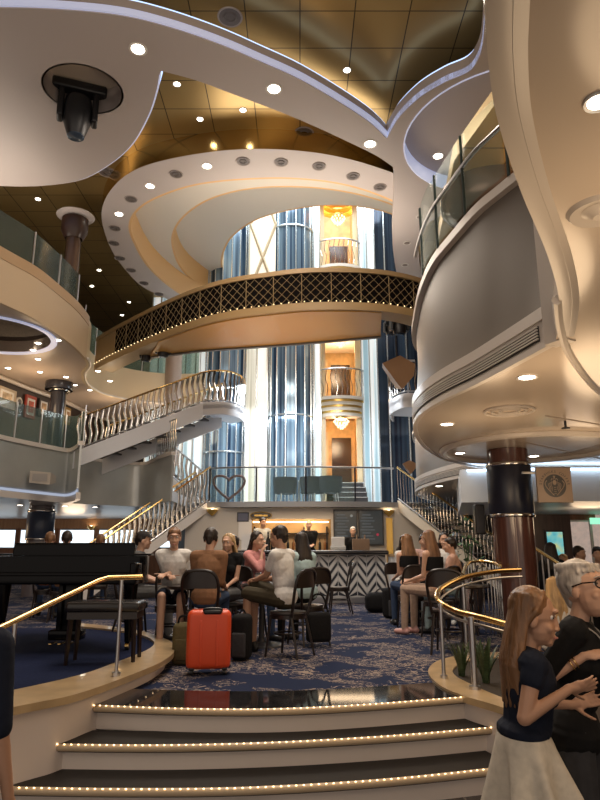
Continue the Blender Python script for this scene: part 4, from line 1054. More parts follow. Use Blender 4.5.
def person(label, loc, rz, pose='sit', s=1.0, lean=.06, head=(0, 0), skin=SKIN, hair=None, hairstyle='short', top=None, sleeve=.55, bottom=None, leg=1.0, shoes=None,
           lh=None, rh=None, lhint=(0, -1, -.4), rhint=(0, -1, -.4), hand_dir=(0, 1, .1), hand_n=None, vox=.010, female=False, feet=None, extras=None, seat_h=.46, eyes=False, neck_low=0.0, curl=.4, knees=None, mid=0.0, bust=1.0, armk=1.0, crop=False, rdir=None, rn=None, ldir=None, ln=None, headk=1.0):
    root = thing('person', label, 'person', loc, rz, sc=1.0)
    V = Vector; J = {}
    sit = pose == 'sit'
    wsh = .165 if not female else .15
    pz = seat_h / s + .10 if sit else .92
    J['pel'] = V((0, 0, pz))
    L = Matrix.Rotation(-lean, 3, 'X')
    up = lambda x, y, z: J['pel'] + L @ V((x, y, z))
    J['waist'] = up(0, 0, .16); J['chest'] = up(0, .005, .34); J['neck'] = up(0, -.012, .515); J['hc'] = up(0, .022, .665)
    HR = L @ Matrix.Rotation(head[0], 3, 'Z') @ Matrix.Rotation(-head[1], 3, 'X')
    for q, nm in ((-1, 'l'), (1, 'r')):
        J['sh' + nm] = up(q * wsh, -.01, .455)
        J['hip' + nm] = J['pel'] + V((q * .088, .01, -.02))
        if sit:
            kx, ky, kz = (knees or {}).get(nm, (q * .11, .43, .02))
            J['kn' + nm] = V((kx, ky, pz + kz - .03)); fx, fy = (feet or {}).get(nm, (kx, ky + .02)); J['an' + nm] = V((fx, fy, .085))
        else:
            fx, fy = (feet or {}).get(nm, (q * .10, 0)); J['an' + nm] = V((fx, fy, .085))
            J['kn' + nm] = (J['hip' + nm] + J['an' + nm]) / 2 + V((q * .005, .025, .02))
        hh = (lh if nm == 'l' else rh)
        if hh is None: hh = (q * .13, .33, .10) if sit else (q * .23, .06, -.12)
        tgt = J['pel'] + V(hh)
        J['el' + nm], J['wr' + nm] = ik(J['sh' + nm], tgt, .285 * armk, .255, lhint if nm == 'l' else rhint)
    S = lambda p: V(p) * s
    def C(m, a, b, r0, r1, n=10): m.cone(S(a), S(b), r0 * s, r1 * s, n)
    def B(m, c, r, R=None, n=14): m.ball(S(c), (r[0] * s, r[1] * s, r[2] * s), n, R=R)
    fw = .9 if female else 1.0
    def torso(m, g=0.0, low=True):
        if not low: B(m, J['pel'] + V((0, -.005, .145)), (.150 + g, .108 + g, .048 + g), L)
        if low: B(m, J['pel'] + V((0, -.005, .01)), (.168 * (1.02 if female else .98) + g, .115 + g, .12 + g), L)
        B(m, J['waist'], (.128 * fw + g, .098 * fw + g, .13 + g), L); B(m, J['chest'], (.158 * fw + g, .112 + g, .165 + g), L)
        C(m, J['waist'], J['chest'], .11 * fw + g, .115 * fw + g, 12)
        C(m, J['shl'] + V((.02, 0, 0)), J['shr'] - V((.02, 0, 0)), .058 + g, .058 + g); C(m, J['chest'] + V((0, 0, .05)), up(0, -.01, .46), .09 * fw + g, .06 + g)
        if female:
            for q in (-1, 1): B(m, up(q * .065, .085, .31), (.058 * bust + g, .05 * bust + g, .058 * bust + g), L)
    def legs(m, g=0.0, fr=1.0):
        for nm in 'lr':
            C(m, J['hip' + nm], J['kn' + nm] if fr > .5 else J['hip' + nm].lerp(J['kn' + nm], fr * 2), .086 + g, (.056 if fr > .5 else .07) + g)
            if fr > .5:
                e = J['kn' + nm].lerp(J['an' + nm], (fr - .5) * 2); C(m, J['kn' + nm], e, .055 + g, .055 + (.036 - .055) * (fr - .5) * 2 + g)
    def arm(m, nm, g=0.0, fr=1.0):
        f1 = min(1, fr * 2); e = J['sh' + nm].lerp(J['el' + nm], f1); C(m, J['sh' + nm], e, .050 * fw + g, .050 * fw + (.038 - .050) * f1 + g)
        if fr > .5: e2 = J['el' + nm].lerp(J['wr' + nm], (fr - .5) * 2); C(m, J['el' + nm], e2, .038 * fw + g, .038 * fw + (.025 - .038) * (fr - .5) * 2 + g)
    # --- body: one continuous surface
    m = MB(); torso(m); legs(m)
    for nm in 'lr':
        arm(m, nm); q = 1 if nm == 'r' else -1
        e = J['wr' + nm] - J['el' + nm]
        dd = (ldir if nm == 'l' else rdir); dd = V(dd) if dd else (e.normalized() + V(hand_dir) * .4)
        nn = (ln if nm == 'l' else rn); nn = V(nn) if nn else (V(hand_n) if hand_n else V((-q * .5, 0, -1)))
        hd = MB(); hand(hd, J['wr' + nm] * s, dd, nn, s * fw, side=(1 if dd.cross(nn).dot(V((-q, .3, .4))) > 0 else -1), curl=curl)
        m.add(hd.v, hd.f)
        a = J['an' + nm]; m.cone(S(a + V((0, -.035, -.045))), S(a + V((0, .14, -.052))), .038 * s, .030 * s, 8); C(m, a, a + V((0, 0, -.04)), .036, .034)
    C(m, J['neck'] - V((0, 0, .05)), J['hc'] + HR @ V((0, -.02, -.05)), .054 * fw, .050 * fw)
    hc = J['hc']; hk = headk
    def hp_(x, y, z): return hc + HR @ V((x, y, z)) * hk
    B(m, hp_(0, -.008, .018), (.074 * hk, .094 * hk, .094 * hk), HR); B(m, hp_(0, .026, -.045), (.059 * hk, .066 * hk, .078 * hk), HR)
    B(m, hp_(0, .066, -.098), (.026 * hk, .022 * hk, .022 * hk), HR); C(m, hp_(0, .088, .006), hp_(0, .100, -.038), .008, .011, 8)
    B(m, hp_(0, .086, .034), (.045 * hk, .014 * hk, .012 * hk), HR)
    for q in (-1, 1):
        B(m, hp_(q * .075, -.004, -.022), (.011, .022, .031), HR); B(m, hp_(q * .036, .062, -.040), (.024, .022, .024), HR); B(m, hp_(q * .011, .097, -.042), (.010, .010, .008), HR)
    B(m, hp_(0, .087, -.071), (.024, .012, .007), HR); B(m, hp_(0, .084, -.083), (.019, .012, .008), HR)
    remesh(m, 'body', skin, root, vox * s, 2)
    if eyes:
        for q in (-1, 1):
            e = MB().ball(S(hp_(q * .032, .0665, .008)), .0125 * s, 10).build('eye', EYEW, root); MB().ball(S(hp_(q * .0335, .0752, .0075)), .0065 * s, 8).build('iris', IRIS, e)
            MB().tube([S(hp_(q * .016, .095, .030)), S(hp_(q * .034, .093, .034)), S(hp_(q * .052, .078, .029))], .0024 * s, 6).build('eyebrow', hair or IRIS, root)
        MB().tube([S(hp_(-.022, .089, -.077)), S(hp_(0, .100, -.075)), S(hp_(.022, .089, -.077))], .0052 * s, 6).build('lips', LIP, root)
    # --- clothes
    if top:
        m = MB(); torso(m, .014, not crop)
        if not crop and not sit: B(m, J['pel'] + V((0, -.005, -.015)), (.206, .150, .105), L)
        if sleeve > 0:
            for nm in 'lr': arm(m, nm, .014, sleeve)
        o = remesh(m, 'shirt', top, root, vox * s, 2)
    if bottom:
        m = MB(); B(m, J['pel'] + V((0, -.005, -.025)), (.160, .112, .115), None); legs(m, .010, leg); remesh(m, 'trousers' if leg > .75 else 'shorts', bottom, root, vox * s, 2)
    if shoes:
        for nm in 'lr':
            a = J['an' + nm]; m = MB(); m.cone(S(a + V((0, -.035, -.043))), S(a + V((0, .145, -.049))), .041 * s, .035 * s, 10); m.cone(S(a + V((0, -.01, 0))), S(a + V((0, 0, -.04))), .042 * s, .042 * s)
            remesh(m, 'shoe', shoes, root, vox * s, 1)
    # --- hair
    if hair:
        m = MB()
        if hairstyle == 'bald': pass
        else:
            B(m, hp_(0, -.026, .036), (.084 * hk, .094 * hk, .092 * hk), HR, 18)
            for k in (range(9) if hairstyle in ('short', 'swept') else ()):
                a = -1.1 + 2.2 * k / 8; m.cone(S(hp_(.05 * math.sin(a) * 1.2, .055 * math.cos(a) - .004, .085)), S(hp_(.077 * math.sin(a * 1.15), .074 * math.cos(a * 1.1), .058)), .015 * s * hk, .007 * s * hk, 6)
            if hairstyle in ('short', 'swept'):
                C(m, hp_(0, -.07, .0), hp_(0, -.072, -.05), .055, .035)
                for q in (-1, 1): C(m, hp_(q * .074, -.025, .01), hp_(q * .070, -.02, -.03), .018, .012)
            if hairstyle == 'swept':
                for k in range(7): C(m, hp_(-.052 + .0175 * k, .052, .086), hp_(-.066 + .022 * k, -.06, .092), .014, .024)
            if hairstyle in ('long', 'ponytail', 'bob', 'straight'):
                Lh = {'long': .36, 'ponytail': .30, 'bob': .15, 'straight': .35}[hairstyle]; rr = random.Random(len(label))
                for q in (-1, 1):
                    C(m, hp_(q * .012, .030, .108), hp_(q * .060, .022, .075), .011, .013, 7); C(m, hp_(q * .060, .022, .075), hp_(q * .080, .0, .022), .013, .016, 7); C(m, hp_(q * .080, .0, .022), hp_(q * .080, -.045, -.05), .018, .020, 7)
                nn_ = 26 if hairstyle != 'ponytail' else 8
                for k in range(nn_):
                    a = (-1 + 2 * k / (nn_ - 1)) * (1.55 if hairstyle != 'ponytail' else .5)
                    x0, y0 = .078 * math.sin(a), -.028 - .068 * math.cos(a)
                    p0 = hp_(x0 * .86, -.028 - .060 * math.cos(a), .078); dl = Lh * rr.uniform(.85, 1.06)
                    p1 = hp_(x0 * 1.12, y0 - .010, -.07)
                    p2 = p1 + V((x0 * .35 + rr.uniform(-.012, .012), -.036, -dl * .45)) ; p3 = p2 + V((rr.uniform(-.02, .02) - x0 * .1, rr.uniform(-.012, .018), -dl * .5))
                    C(m, p0, p1, .020, .019, 6); C(m, p1, p2, .019, .018, 6); C(m, p2, p3, .018, .008, 6)
            if hairstyle == 'bun': B(m, hp_(0, -.115, .05), (.045, .042, .045), HR)
            remesh(m, 'hair', hair, root, vox * s * .9, 5 if hairstyle == 'swept' else 1)
    root['_'] = 0; del root['_']
    J2 = {k: v * s for k, v in J.items()}; J2['HR'] = HR; J2['hp'] = lambda x, y, z: S(hp_(x, y, z))
    if extras: extras(root, J2)
    return root, J2
def facing(dx, dy): return math.atan2(-dx, dy)
def floor_at(u, y, z): return (PY(u, 400, y).x if False else (u - 300) / F * (y * cp + (z + .6 - CZ) * sp), y, z)
H_BROWN = hairm('brown', (.20, .10, .045)); H_DARK = hairm('dark', (.022, .014, .010)); H_BLOND = hairm('blond', (.50, .33, .16)); H_GREY = hairm('grey', (.46, .42, .38)); H_MID = hairm('midbrown', (.20, .10, .05))
NAVY = cloth('navy', (.012, .016, .030)); BLK = cloth('black', (.010, .010, .011)); WHT = cloth('white', (.74, .72, .69)); CRM = cloth('cream', (.66, .60, .50), .1)
BRN = cloth('brown', (.27, .14, .075)); PNK = cloth('pink', (.62, .28, .27)); GRY = cloth('grey', (.14, .14, .14)); DEN = cloth('denim', (.045, .07, .13)); BGE = cloth('beige', (.42, .30, .23)); OLV = cloth('olive', (.055, .045, .028)); TEAL = cloth('pale_teal', (.45, .60, .62)); DGR = cloth('darkgrey', (.05, .05, .055))
SHB = mat('shoe_black', (.015, .015, .015), .4); SHW = mat('shoe_white', (.7, .7, .68), .5); SHP = mat('shoe_pink', (.55, .30, .27), .5)
# ---------------------------------------------------------------- the girl with long hair
def girl_extra(root, J):
    pel = J['pel']
    rings = []; N = 64; K = 12
    for k in range(K + 1):
        q = k / K; z = pel.z + .115 - .285 * q; ring = []
        for j in range(N):
            a = 2 * PI * j / N
            fold = (.062 * q ** 1.2) * math.sin(a * 7 + .8 * math.sin(a * 2)) + .012 * q * math.sin(a * 15)
            rx = .140 + .075 * q ** .9 + fold * .6; ry = .100 + .064 * q ** .85 + fold * .8
            ring.append((rx * math.cos(a), pel.y - .005 + .022 * q + ry * math.sin(a), z + .018 * q * math.sin(a * 7 + 1.1) + .03 * q * math.cos(a - 2)))
        rings.append(ring)
    inner = [[(x * .975, (y - pel.y) * .975 + pel.y, z) for (x, y, z) in r] for r in rings[::-1]]
    MB().loft(rings + inner, True, False).build('skirt', CRM, root, smooth=60)
    W = J['wrr']
gl = (0.885, 2.42, 0)
person('girl with long brown hair in a navy T-shirt and cream skirt, hands raised to talk', (.898, 2.80, 0), facing(1, -.10), 'stand', s=.850, bust=.55, armk=.80, crop=True, lean=.10, head=(-.22, .06), skin=SKINT, hair=H_BROWN, hairstyle='straight', top=NAVY, sleeve=.13, female=True, headk=1.10,
       rh=(.15, .185, .36), rhint=(.25, -.6, -1), lh=(-.10, .26, .24), lhint=(-.3, -.5, -1), rdir=(-.12, 1, .18), rn=(-.75, .1, .35), ldir=(.1, 1, .3), ln=(.8, 0, .3), curl=.16, vox=.0058, eyes=True, extras=girl_extra, shoes=SHW)
# ---------------------------------------------------------------- the woman with grey hair
def woman_extra(root, J):
    hp_ = J['hp']; g = MB()
    for q in (-1, 1):
        ring = [hp_(q * .034 + .027 * math.cos(2 * PI * k / 16), .101 - .012 * abs(math.cos(2 * PI * k / 16) * q + .3), .004 + .020 * math.sin(2 * PI * k / 16)) for k in range(16)]
        g.tube(ring, .0036, 6, closed=True); g.tube([hp_(q * .060, .092, .010), hp_(q * .078, .04, .012), hp_(q * .080, -.01, .004)], .0034, 6)
    g.tube([hp_(-.010, .106, .010), hp_(.010, .106, .010)], .0034, 6)
    g.build('glasses', mat('glasses_frame', (.02, .012, .010), .25), root)
    n = J['neck']; c = MB().tube(spline([n + Vector((-.075, -.02, .0)), n + Vector((-.055, .085, -.06)), n + Vector((-.012, .135, -.17)), n + Vector((.012, .135, -.17)), n + Vector((.055, .085, -.06)), n + Vector((.075, -.02, .0))], 6), .0035, 6).build('lanyard', mat('cord_grey', (.35, .33, .30), .5), root)
    W, E_ = J['wrr'], J['elr']; d = (E_ - W).normalized()
    q = Vector((0, 0, 1)).rotation_difference(d)
    for k in (.05, .068):
        MB().tube([W + d * k + q @ Vector((.031 * math.cos(a * PI / 8), .031 * math.sin(a * PI / 8), 0)) for a in range(16)], .0035, 6, closed=True).build('bracelet', BRASS, root)
wroot, WJ = person('woman with swept grey hair and dark glasses in black, looking down at her hands', (1.205, 3.08, 0), facing(.85, -.50), 'stand', s=.915, lean=.14, head=(-.42, -.30), hair=H_GREY, hairstyle='swept', top=BLK, sleeve=.42, bottom=DGR, leg=1.0, female=True, shoes=SHB, headk=1.16,
       rh=(.13, .10, .355), rhint=(.35, -1, .25), lh=(-.07, .30, .27), lhint=(-1, -.4, -.6), rdir=(-.30, .85, .12), rn=(-.5, -.1, -.7), ldir=(.5, .7, .1), ln=(.3, -.3, 1), curl=.45, vox=.0062, eyes=True, extras=woman_extra)
# ---------------------------------------------------------------- person cut by the picture edge
person('person in a dark navy dress at the edge, only sleeve and arm showing', (-1.205, 2.40, 0), facing(.1, 1), 'stand', s=.93, hair=H_BROWN, hairstyle='long', top=NAVY, sleeve=.5, bottom=NAVY, leg=.5, female=True, shoes=SHB, skin=SKINT, vox=.008)
# ---------------------------------------------------------------- cafe chairs
def chair_mesh():
    t = thing('cafe_chair', 'x', 'chair', (0, 0, 0))
    MB().lathe([(.001, .435), (.19, .435), (.205, .45), (.20, .468), (.17, .472), (.001, .47)], n=28).build('seat', mat('chair_pad', (.03, .022, .02), .35), t)
    MB().lathe([(.185, .395), (.20, .395), (.20, .437), (.185, .437)], n=28).build('seat_frame', DWOOD, t)
    for (x, y, bx, by) in ((.14, .13, .17, .18), (-.14, .13, -.17, .18)):
        MB().tube([(x, y, .43), (bx, by, 0)], [.018, .013], 8).build('leg', DWOOD, t)
    for s_ in (-1, 1):
        MB().tube([(s_ * .15, -.13, .43), (s_ * .185, -.23, 0)], [.018, .013], 8).build('leg', DWOOD, t)
    MB().tube([(.155 * math.cos(2 * PI * k / 20), .145 * math.sin(2 * PI * k / 20), .24) for k in range(20)], .010, 6, closed=True).build('stretcher', DWOOD, t)
    arch = spline([(-.165, -.15, .42), (-.19, -.185, .60), (-.20, -.22, .76), (-.165, -.25, .865), (-.08, -.268, .905), (.08, -.268, .905), (.165, -.25, .865), (.20, -.22, .76), (.19, -.185, .60), (.165, -.15, .42)], 6)
    MB().tube(arch, .017, 8).build('back_frame', DWOOD, t)
    rings = []
    for k in range(9):
        x = -.185 + .37 * k / 8; y = -.262 + .035 * (x / .185) ** 2; zt_ = .90 - .045 * (x / .185) ** 2
        rings.append([(x, y - .008, .72), (x, y + .008, .72), (x, y + .008, zt_), (x, y - .008, zt_)])
    MB().loft(rings).build('backrest', DWOOD, t)
    return t
CHAIR = [None]
def chair(label, loc, rz):
    if CHAIR[0] is None:
        CHAIR[0] = chair_mesh(); c = CHAIR[0]; c['label'] = label; c.location = loc; c.rotation_euler = (0, 0, rz)
    else: c = copy_tree(CHAIR[0], loc, rz, label)
    c['group'] = 'dark cafe chairs around the tables'
    return c
def seated(label, clabel, u, y, rz, z=.5, **k):
    p = floor_at(u, y, z)
    if clabel: chair(clabel, p, rz)
    sh = k.pop('back', -.04)
    q = (p[0] + sh * math.sin(rz), p[1] - sh * math.cos(rz), z)
    return person(label, q, rz, 'sit', seat_h=.515, **k)
# left group
seated('person with short dark hair in a brown top, back turned, behind the red suitcase', 'dark chair with arched back under the person in brown, behind the red suitcase', 205, 7.35, facing(.12, 1), s=.98, hair=H_DARK, hairstyle='short', top=BRN, sleeve=.8, bottom=DEN, shoes=SHB, lean=.18, vox=.009)
seated('man in a white short-sleeved shirt seated facing the viewer across the table', 'dark chair under the man in the white shirt, beside the piano stage', 172, 8.15, facing(.18, -1), s=1.0, hair=H_MID, hairstyle='short', top=WHT, sleeve=.36, bottom=NAVY, leg=.45, shoes=SHB, lh=(.10, .30, .22), rh=(.02, .34, .20), skin=SKIN, vox=.009, eyes=True, lean=.1)
seated('blonde woman in a sleeveless black top seated next to the person in brown', 'dark chair under the blonde woman in the black top', 231, 8.55, facing(-.35, -1), s=.93, hair=H_BLOND, hairstyle='long', top=BLK, sleeve=.12, bottom=GRY, leg=.4, female=True, shoes=SHB, eyes=True, vox=.009, lean=.1)
seated('person with dark hair seated behind the blonde woman', 'dark chair under the dark-haired person behind the blonde woman', 231, 9.95, facing(.3, 1), s=.94, hair=H_DARK, hairstyle='short', top=DGR, sleeve=.5, bottom=DEN, shoes=SHB)
seated('woman in a pink top resting a hand near her chin, before the bar', 'dark chair under the woman in the pink top', 249, 9.0, facing(.75, -.55), s=.98, hair=H_DARK, hairstyle='ponytail', top=PNK, sleeve=.7, bottom=DEN, female=True, shoes=SHB, rh=(.04, .22, .50), rhint=(.4, .2, -1), lean=.12)
seated('dark-haired man in a white T-shirt seated in profile, hands clasped over his knee', 'dark arched-back chair under the man in the white T-shirt', 288, 7.4, facing(-.86, .5), s=1.0, hair=H_DARK, hairstyle='short', top=WHT, sleeve=.30, bottom=OLV, leg=.5, shoes=SHB, skin=SKINT, lh=(.02, .42, .17), rh=(.06, .40, .17), lean=.10, vox=.008, head=(.05, -.02), rhint=(.4, -1, -.6), lhint=(-.4, -1, -.6), curl=.7, knees={'l': (-.10, .43, .06), 'r': (.08, .45, .14)})
seated('person in a pale teal striped top half hidden behind the man in white', 'dark chair under the person in pale teal, black bag hanging from it', 307, 8.3, facing(-.6, 1), s=.95, hair=H_DARK, hairstyle='long', top=TEAL, sleeve=.5, bottom=BLK, female=True, shoes=SHB, lean=.15)
# man with cap
def cap_extra(root, J):
    hp_ = J['hp']; m = MB()
    B_ = [(.0875 * math.cos(a), .0) for a in ()]
    rings = []
    for k in range(6):
        a = k / 5 * PI / 2; rings.append([hp_(.086 * math.cos(a) * math.cos(2 * PI * j / 20) + .0002 * math.cos(j), -.012 + .102 * math.cos(a) * math.sin(2 * PI * j / 20), .048 + .078 * math.sin(a)) for j in range(20)])
    m.loft(rings, True, True).build('cap', cloth('cap', (.03, .028, .028)), root)
    MB().loft([[hp_(.07 * math.sin(t), .07 + .02 * math.cos(t), .052), hp_(.07 * math.sin(t), .07 + .02 * math.cos(t), .046), hp_(.075 * math.sin(t), .08 + .09 * math.cos(t), .036), hp_(.075 * math.sin(t), .08 + .09 * math.cos(t), .042)] for t in [x * .25 for x in range(-6, 7)]]).build('cap_peak', cloth('cap', (.03, .03, .03)), root)
seated('man in a dark cap and grey vest seated in profile beside the piano', 'dark chair under the man in the cap beside the piano', 133, 8.7, facing(1, .1), s=.97, hair=H_DARK, hairstyle='short', top=cloth('vest', (.10, .10, .10)), sleeve=.25, bottom=GRY, shoes=SHB, extras=cap_extra, skin=SKIN)
# empty chairs
p = PZ(337, 612, .5); chair('empty dark chair standing alone in front of the herringbone bar', (p.x + .03, 12.4, .5), facing(-1, -.05))
p = floor_at(448, 7.62, .5); chair('empty dark chair with its back to the viewer, just behind the curved brass handrail', p, facing(.35, 1))
# right group
seated('woman with long brown hair in a strapless black top and beige trousers, back turned', 'dark chair under the long-haired woman in beige trousers', 438, 9.0, facing(-.75, .75), s=1.0, hair=H_MID, hairstyle='long', top=None, bottom=BGE, female=True, shoes=SHP, lean=.10, vox=.009, extras=lambda r, J: MB().lathe([(.150, J['chest'].z - .10), (.158, J['chest'].z - .02), (.158, J['chest'].z + .08), (.150, J['chest'].z + .085)], (0, J['chest'].y, 0), 24).build('strapless_top', BLK, r))
seated('brown-haired woman in a black crop top and jeans seated with her back turned', 'dark chair under the woman in the black crop top', 411, 10.0, facing(-.2, 1), s=.97, hair=H_BROWN, hairstyle='long', top=None, bottom=DEN, female=True, shoes=SHB, lean=.1, extras=lambda r, J: MB().lathe([(.146, J['chest'].z - .06), (.155, J['chest'].z), (.152, J['chest'].z + .10), (.145, J['chest'].z + .105)], (0, J['chest'].y, 0), 24).build('crop_top', BLK, r))
seated('dark-haired woman in a white top seated closest to the fluted counter', 'dark chair under the woman in white near the fluted counter', 403, 11.35, facing(.5, -.8), s=.98, hair=H_DARK, hairstyle='bob', top=WHT, sleeve=.3, bottom=BLK, female=True, shoes=SHB)
seated('dark-haired person in a pale pink top seated between the two long-haired women', 'dark chair under the person in pale pink', 424, 11.9, facing(.1, -1), s=1.02, hair=H_DARK, hairstyle='short', top=cloth('pale_pink', (.55, .36, .32)), sleeve=.5, bottom=DEN, shoes=SHB)
seated('woman facing the viewer, partly hidden behind the long-haired woman in beige trousers', 'dark chair under the woman facing the viewer near the stair', 447, 10.95, facing(-.3, -1), s=1.02, hair=H_DARK, hairstyle='bob', top=WHT, sleeve=.4, bottom=DEN, female=True, shoes=SHW)
seated('person in a peach top seated close to the curved brass handrail', 'dark chair under the person in the peach top', 459, 9.35, facing(-1, .3), s=.9, hair=H_DARK, hairstyle='short', top=cloth('peach', (.60, .38, .30)), sleeve=.4, bottom=TEAL, shoes=SHB)
# staff
MB().box(((c0 + c1) / 2, 16.1, .6), (Wc, 1.1, .2)).build('floor_bar', mat('bar_floor', (.08, .07, .06)), kind='structure')
person('barista with dark hair in a white top and pale apron standing behind the bar', (PY(262, 530, 16.1).x, 16.1, .7), facing(.5, -1), 'stand', s=1.02, hair=H_DARK, hairstyle='short', top=cloth('apron_grey', (.48, .48, .44)), sleeve=.35, bottom=BLK, shoes=SHB, rh=(.10, .3, .2), lh=(-.1, .3, .2), skin=SKINT, vox=.013)
person('bald barista in black standing behind the bar near the menu screens', (PY(309, 530, 16.0).x, 16.0, .7), facing(-.1, -1), 'stand', s=.98, hair=None, top=BLK, sleeve=.6, bottom=BLK, shoes=SHB, rh=(.10, .3, .15), lh=(-.1, .3, .15), skin=SKIN, vox=.013)
person('person at the bar with only a grey-haired head showing in front of the menu screens', (PY(353, 540, 15.9).x, 15.9, .7), facing(0, -1), 'stand', s=.88, hair=H_GREY, hairstyle='short', top=BLK, sleeve=.5, bottom=BLK, shoes=SHB, vox=.014)
# far right crowd
for (u, y, s, hr, st, tp, bt, f, lb) in (
    (563, 11.6, .92, H_BLOND, 'bob', WHT, BGE, (-.6, -.8), 'fair-haired woman in white standing before the bright turquoise poster'),
    (576, 11.2, 1.0, H_DARK, 'short', WHT, DEN, (.6, -.7), 'dark-haired man in a white shirt standing by the white framed doors'),
    (597, 10.6, .99, H_DARK, 'short', GRY, BLK, (-.3, -1), 'dark-haired person standing furthest along the wood wall'),
    (551, 10.9, 1.03, H_DARK, 'long', BLK, BLK, (.2, 1), 'person in a long black coat with back turned beside the mahogany column')):
    p = ((u - 300) / F * (y * cp), y, 0)
    person(lb, p, facing(*f), 'stand', s=s, hair=hr, hairstyle=st, top=tp, sleeve=.8, bottom=bt, shoes=SHB, female=st != 'short', vox=.012)
p = ((548 - 300) / F * 6.4, 6.5, 0)
person('blonde person seen from behind past the head of the girl', p, facing(.3, 1), 'stand', s=.80, hair=H_BLOND, hairstyle='long', top=WHT, sleeve=.5, bottom=DEN, shoes=SHB, female=True, vox=.010)
# heads behind the piano
for (u, y, tp, hr, lb) in ((46, 11.5, cloth('rust', (.40, .16, .08)), H_BROWN, 'person in a rust top seated behind the piano beside the short column'), (63, 11.0, BRN, H_DARK, 'dark-haired person in brown seated behind the piano, next to the one in rust'), (98, 13, PNK, H_BROWN, 'person in pink seated under the chrome stair behind the piano')):
    seated(lb, 'dark chair under the ' + lb.split(' seated')[0], u, y, facing(-.3, 1), s=1.06, hair=hr, hairstyle='short', top=tp, sleeve=.5, bottom=DEN, shoes=SHB, vox=.013)
# ================================================================ grand piano and bench on the stage
ZP = .628
pf = Vector((-2.42, 6.75, ZP))
pno = thing('grand_piano', 'black lacquered grand piano with keyboard side to the viewer on the navy stage', 'piano', pf)
W2 = .78
case = spline([(-W2, 0, 0), (-W2, .8, 0), (-W2 + .02, 1.35, 0), (-.35, 1.62, 0), (-.05, 1.40, 0), (.18, .98, 0), (.55, .72, 0), (W2, .42, 0), (W2, 0, 0)], 6)
MB().plate(xy(case), .66, .93).build('case', BLACKG, pno)
MB().plate([(p.x * 1.012, p.y * 1.01 + .16) if p.y > .1 else (p.x * 1.012, .19) for p in case], .935, .955).build('lid', BLACKG, pno)
MB().rbox((0, .02, .70), (1.56, .30, .09), .015).build('keybed', BLACKG, pno)
MB().rbox((0, -.11, .752), (1.50, .03, .035), .01).build('key_slip', BLACKG, pno)
for s_ in (-1, 1): MB().rbox((s_ * .75, .02, .80), (.07, .32, .14), .02).build('cheek_block', BLACKG, pno)
MB().box((0, .13, .80), (1.42, .03, .17), R=Matrix.Rotation(-.15, 3, 'X')).build('fallboard', BLACKG, pno)
MB().rbox((0, .30, 1.0), (1.30, .03, .14), .012, R=Matrix.Rotation(-.25, 3, 'X')).build('music_desk', BLACKG, pno)
for (x, y) in ((-.66, .18), (.66, .18), (-.35, 1.35)):
    l = MB().lathe([(.001, .08), (.035, .08), (.04, .16), (.065, .5), (.075, .66), (.001, .66)], (x, y, 0), 12).build('leg', BLACKG, pno)
    MB().cyl((x - .02, y, .04), (x + .02, y, .04), .04, 12).build('caster', BRASS, l)
ly = MB().rbox((0, .28, .14), (.34, .18, .10), .02); ly.rbox((-.10, .30, .42), (.05, .05, .5), .01); ly.rbox((.10, .30, .42), (.05, .05, .5), .01)
ly = ly.rbox((0, .32, .42), (.16, .02, .5), .005).build('pedal_lyre', BLACKG, pno)
for x in (-.09, 0, .09): MB().rbox((x, .14, .07), (.035, .16, .018), .006).build('pedal', BRASS, ly)
bx = Vector((-1.78, 6.18, ZP))
bn = thing('piano_bench', 'black padded piano bench with slim square legs beside the brass handrail', 'bench', bx, .05)
MB().rbox((0, 0, .49), (.66, .36, .09), .035).build('cushion', mat('black_leather', (.02, .018, .018), .25, bump=.15, bscale=8), bn)
MB().box((0, 0, .415), (.62, .32, .06)).build('apron', DWOOD, bn)
for x in (-.28, .28):
    for y in (-.13, .13): MB().tube([(x, y, .40), (x * 1.05, y * 1.1, 0)], [.026, .017], 4).build('leg', DWOOD, bn)
# ================================================================ luggage
RED = mat('red_shell', (.74, .080, .022), .36)
q = PZ(206, 676, .5); sc = thing('suitcase', 'bright orange red hard shell suitcase standing on the carpet', 'suitcase', (q.x, q.y + .12, .5), .12)
MB().rbox((0, 0, .31), (.41, .25, .52), .055, 5).build('shell', RED, sc)
for s_ in (-1, 1): MB().rbox((s_ * .075, -.127, .28), (.02, .01, .40), .004).build('rib', RED, sc)
MB().rbox((.03, -.10, .555), (.17, .07, .045), .02).build('handle_recess', BLACK, sc)
MB().tube(spline([(-.05, -.11, .56), (-.04, -.115, .585), (.10, -.115, .585), (.11, -.11, .56)], 4), .010, 8).build('carry_handle', BLACK, sc)
MB().box((0, -.002, .31), (.414, .014, .524)).build('zip_seam', BLACK, sc)
for x in (-.15, .15):
    for y in (-.085, .085):
        w_ = MB().rbox((x, y, .055), (.05, .05, .03), .01).build('wheel_mount', BLACK, sc); MB().cyl((x - .014, y, .026), (x + .014, y, .026), .026, 12).build('wheel', BLACK, w_)
q = PZ(182, 667, .5); bg = thing('duffel_bag', 'olive soft bag standing between the red suitcase and the stage rim', 'bag', (q.x - .02, q.y + .16, .5), .1)
MB().rbox((0, 0, .20), (.22, .20, .40), .05, 4).build('body', cloth('olive_bag', (.13, .11, .055)), bg); MB().tube(spline([(-.06, -.05, .39), (-.04, -.06, .46), (.04, -.06, .46), (.06, -.05, .39)], 4), .012, 6).build('handle', BLK, bg); MB().rbox((0, -.105, .15), (.16, .02, .20), .01).build('pocket', cloth('olive_bag', (.13, .11, .05)), bg)
q = PZ(240, 662, .5); bg = thing('backpack', 'black backpack standing on the carpet right behind the red suitcase', 'bag', (q.x, q.y + .14, .5), -.2)
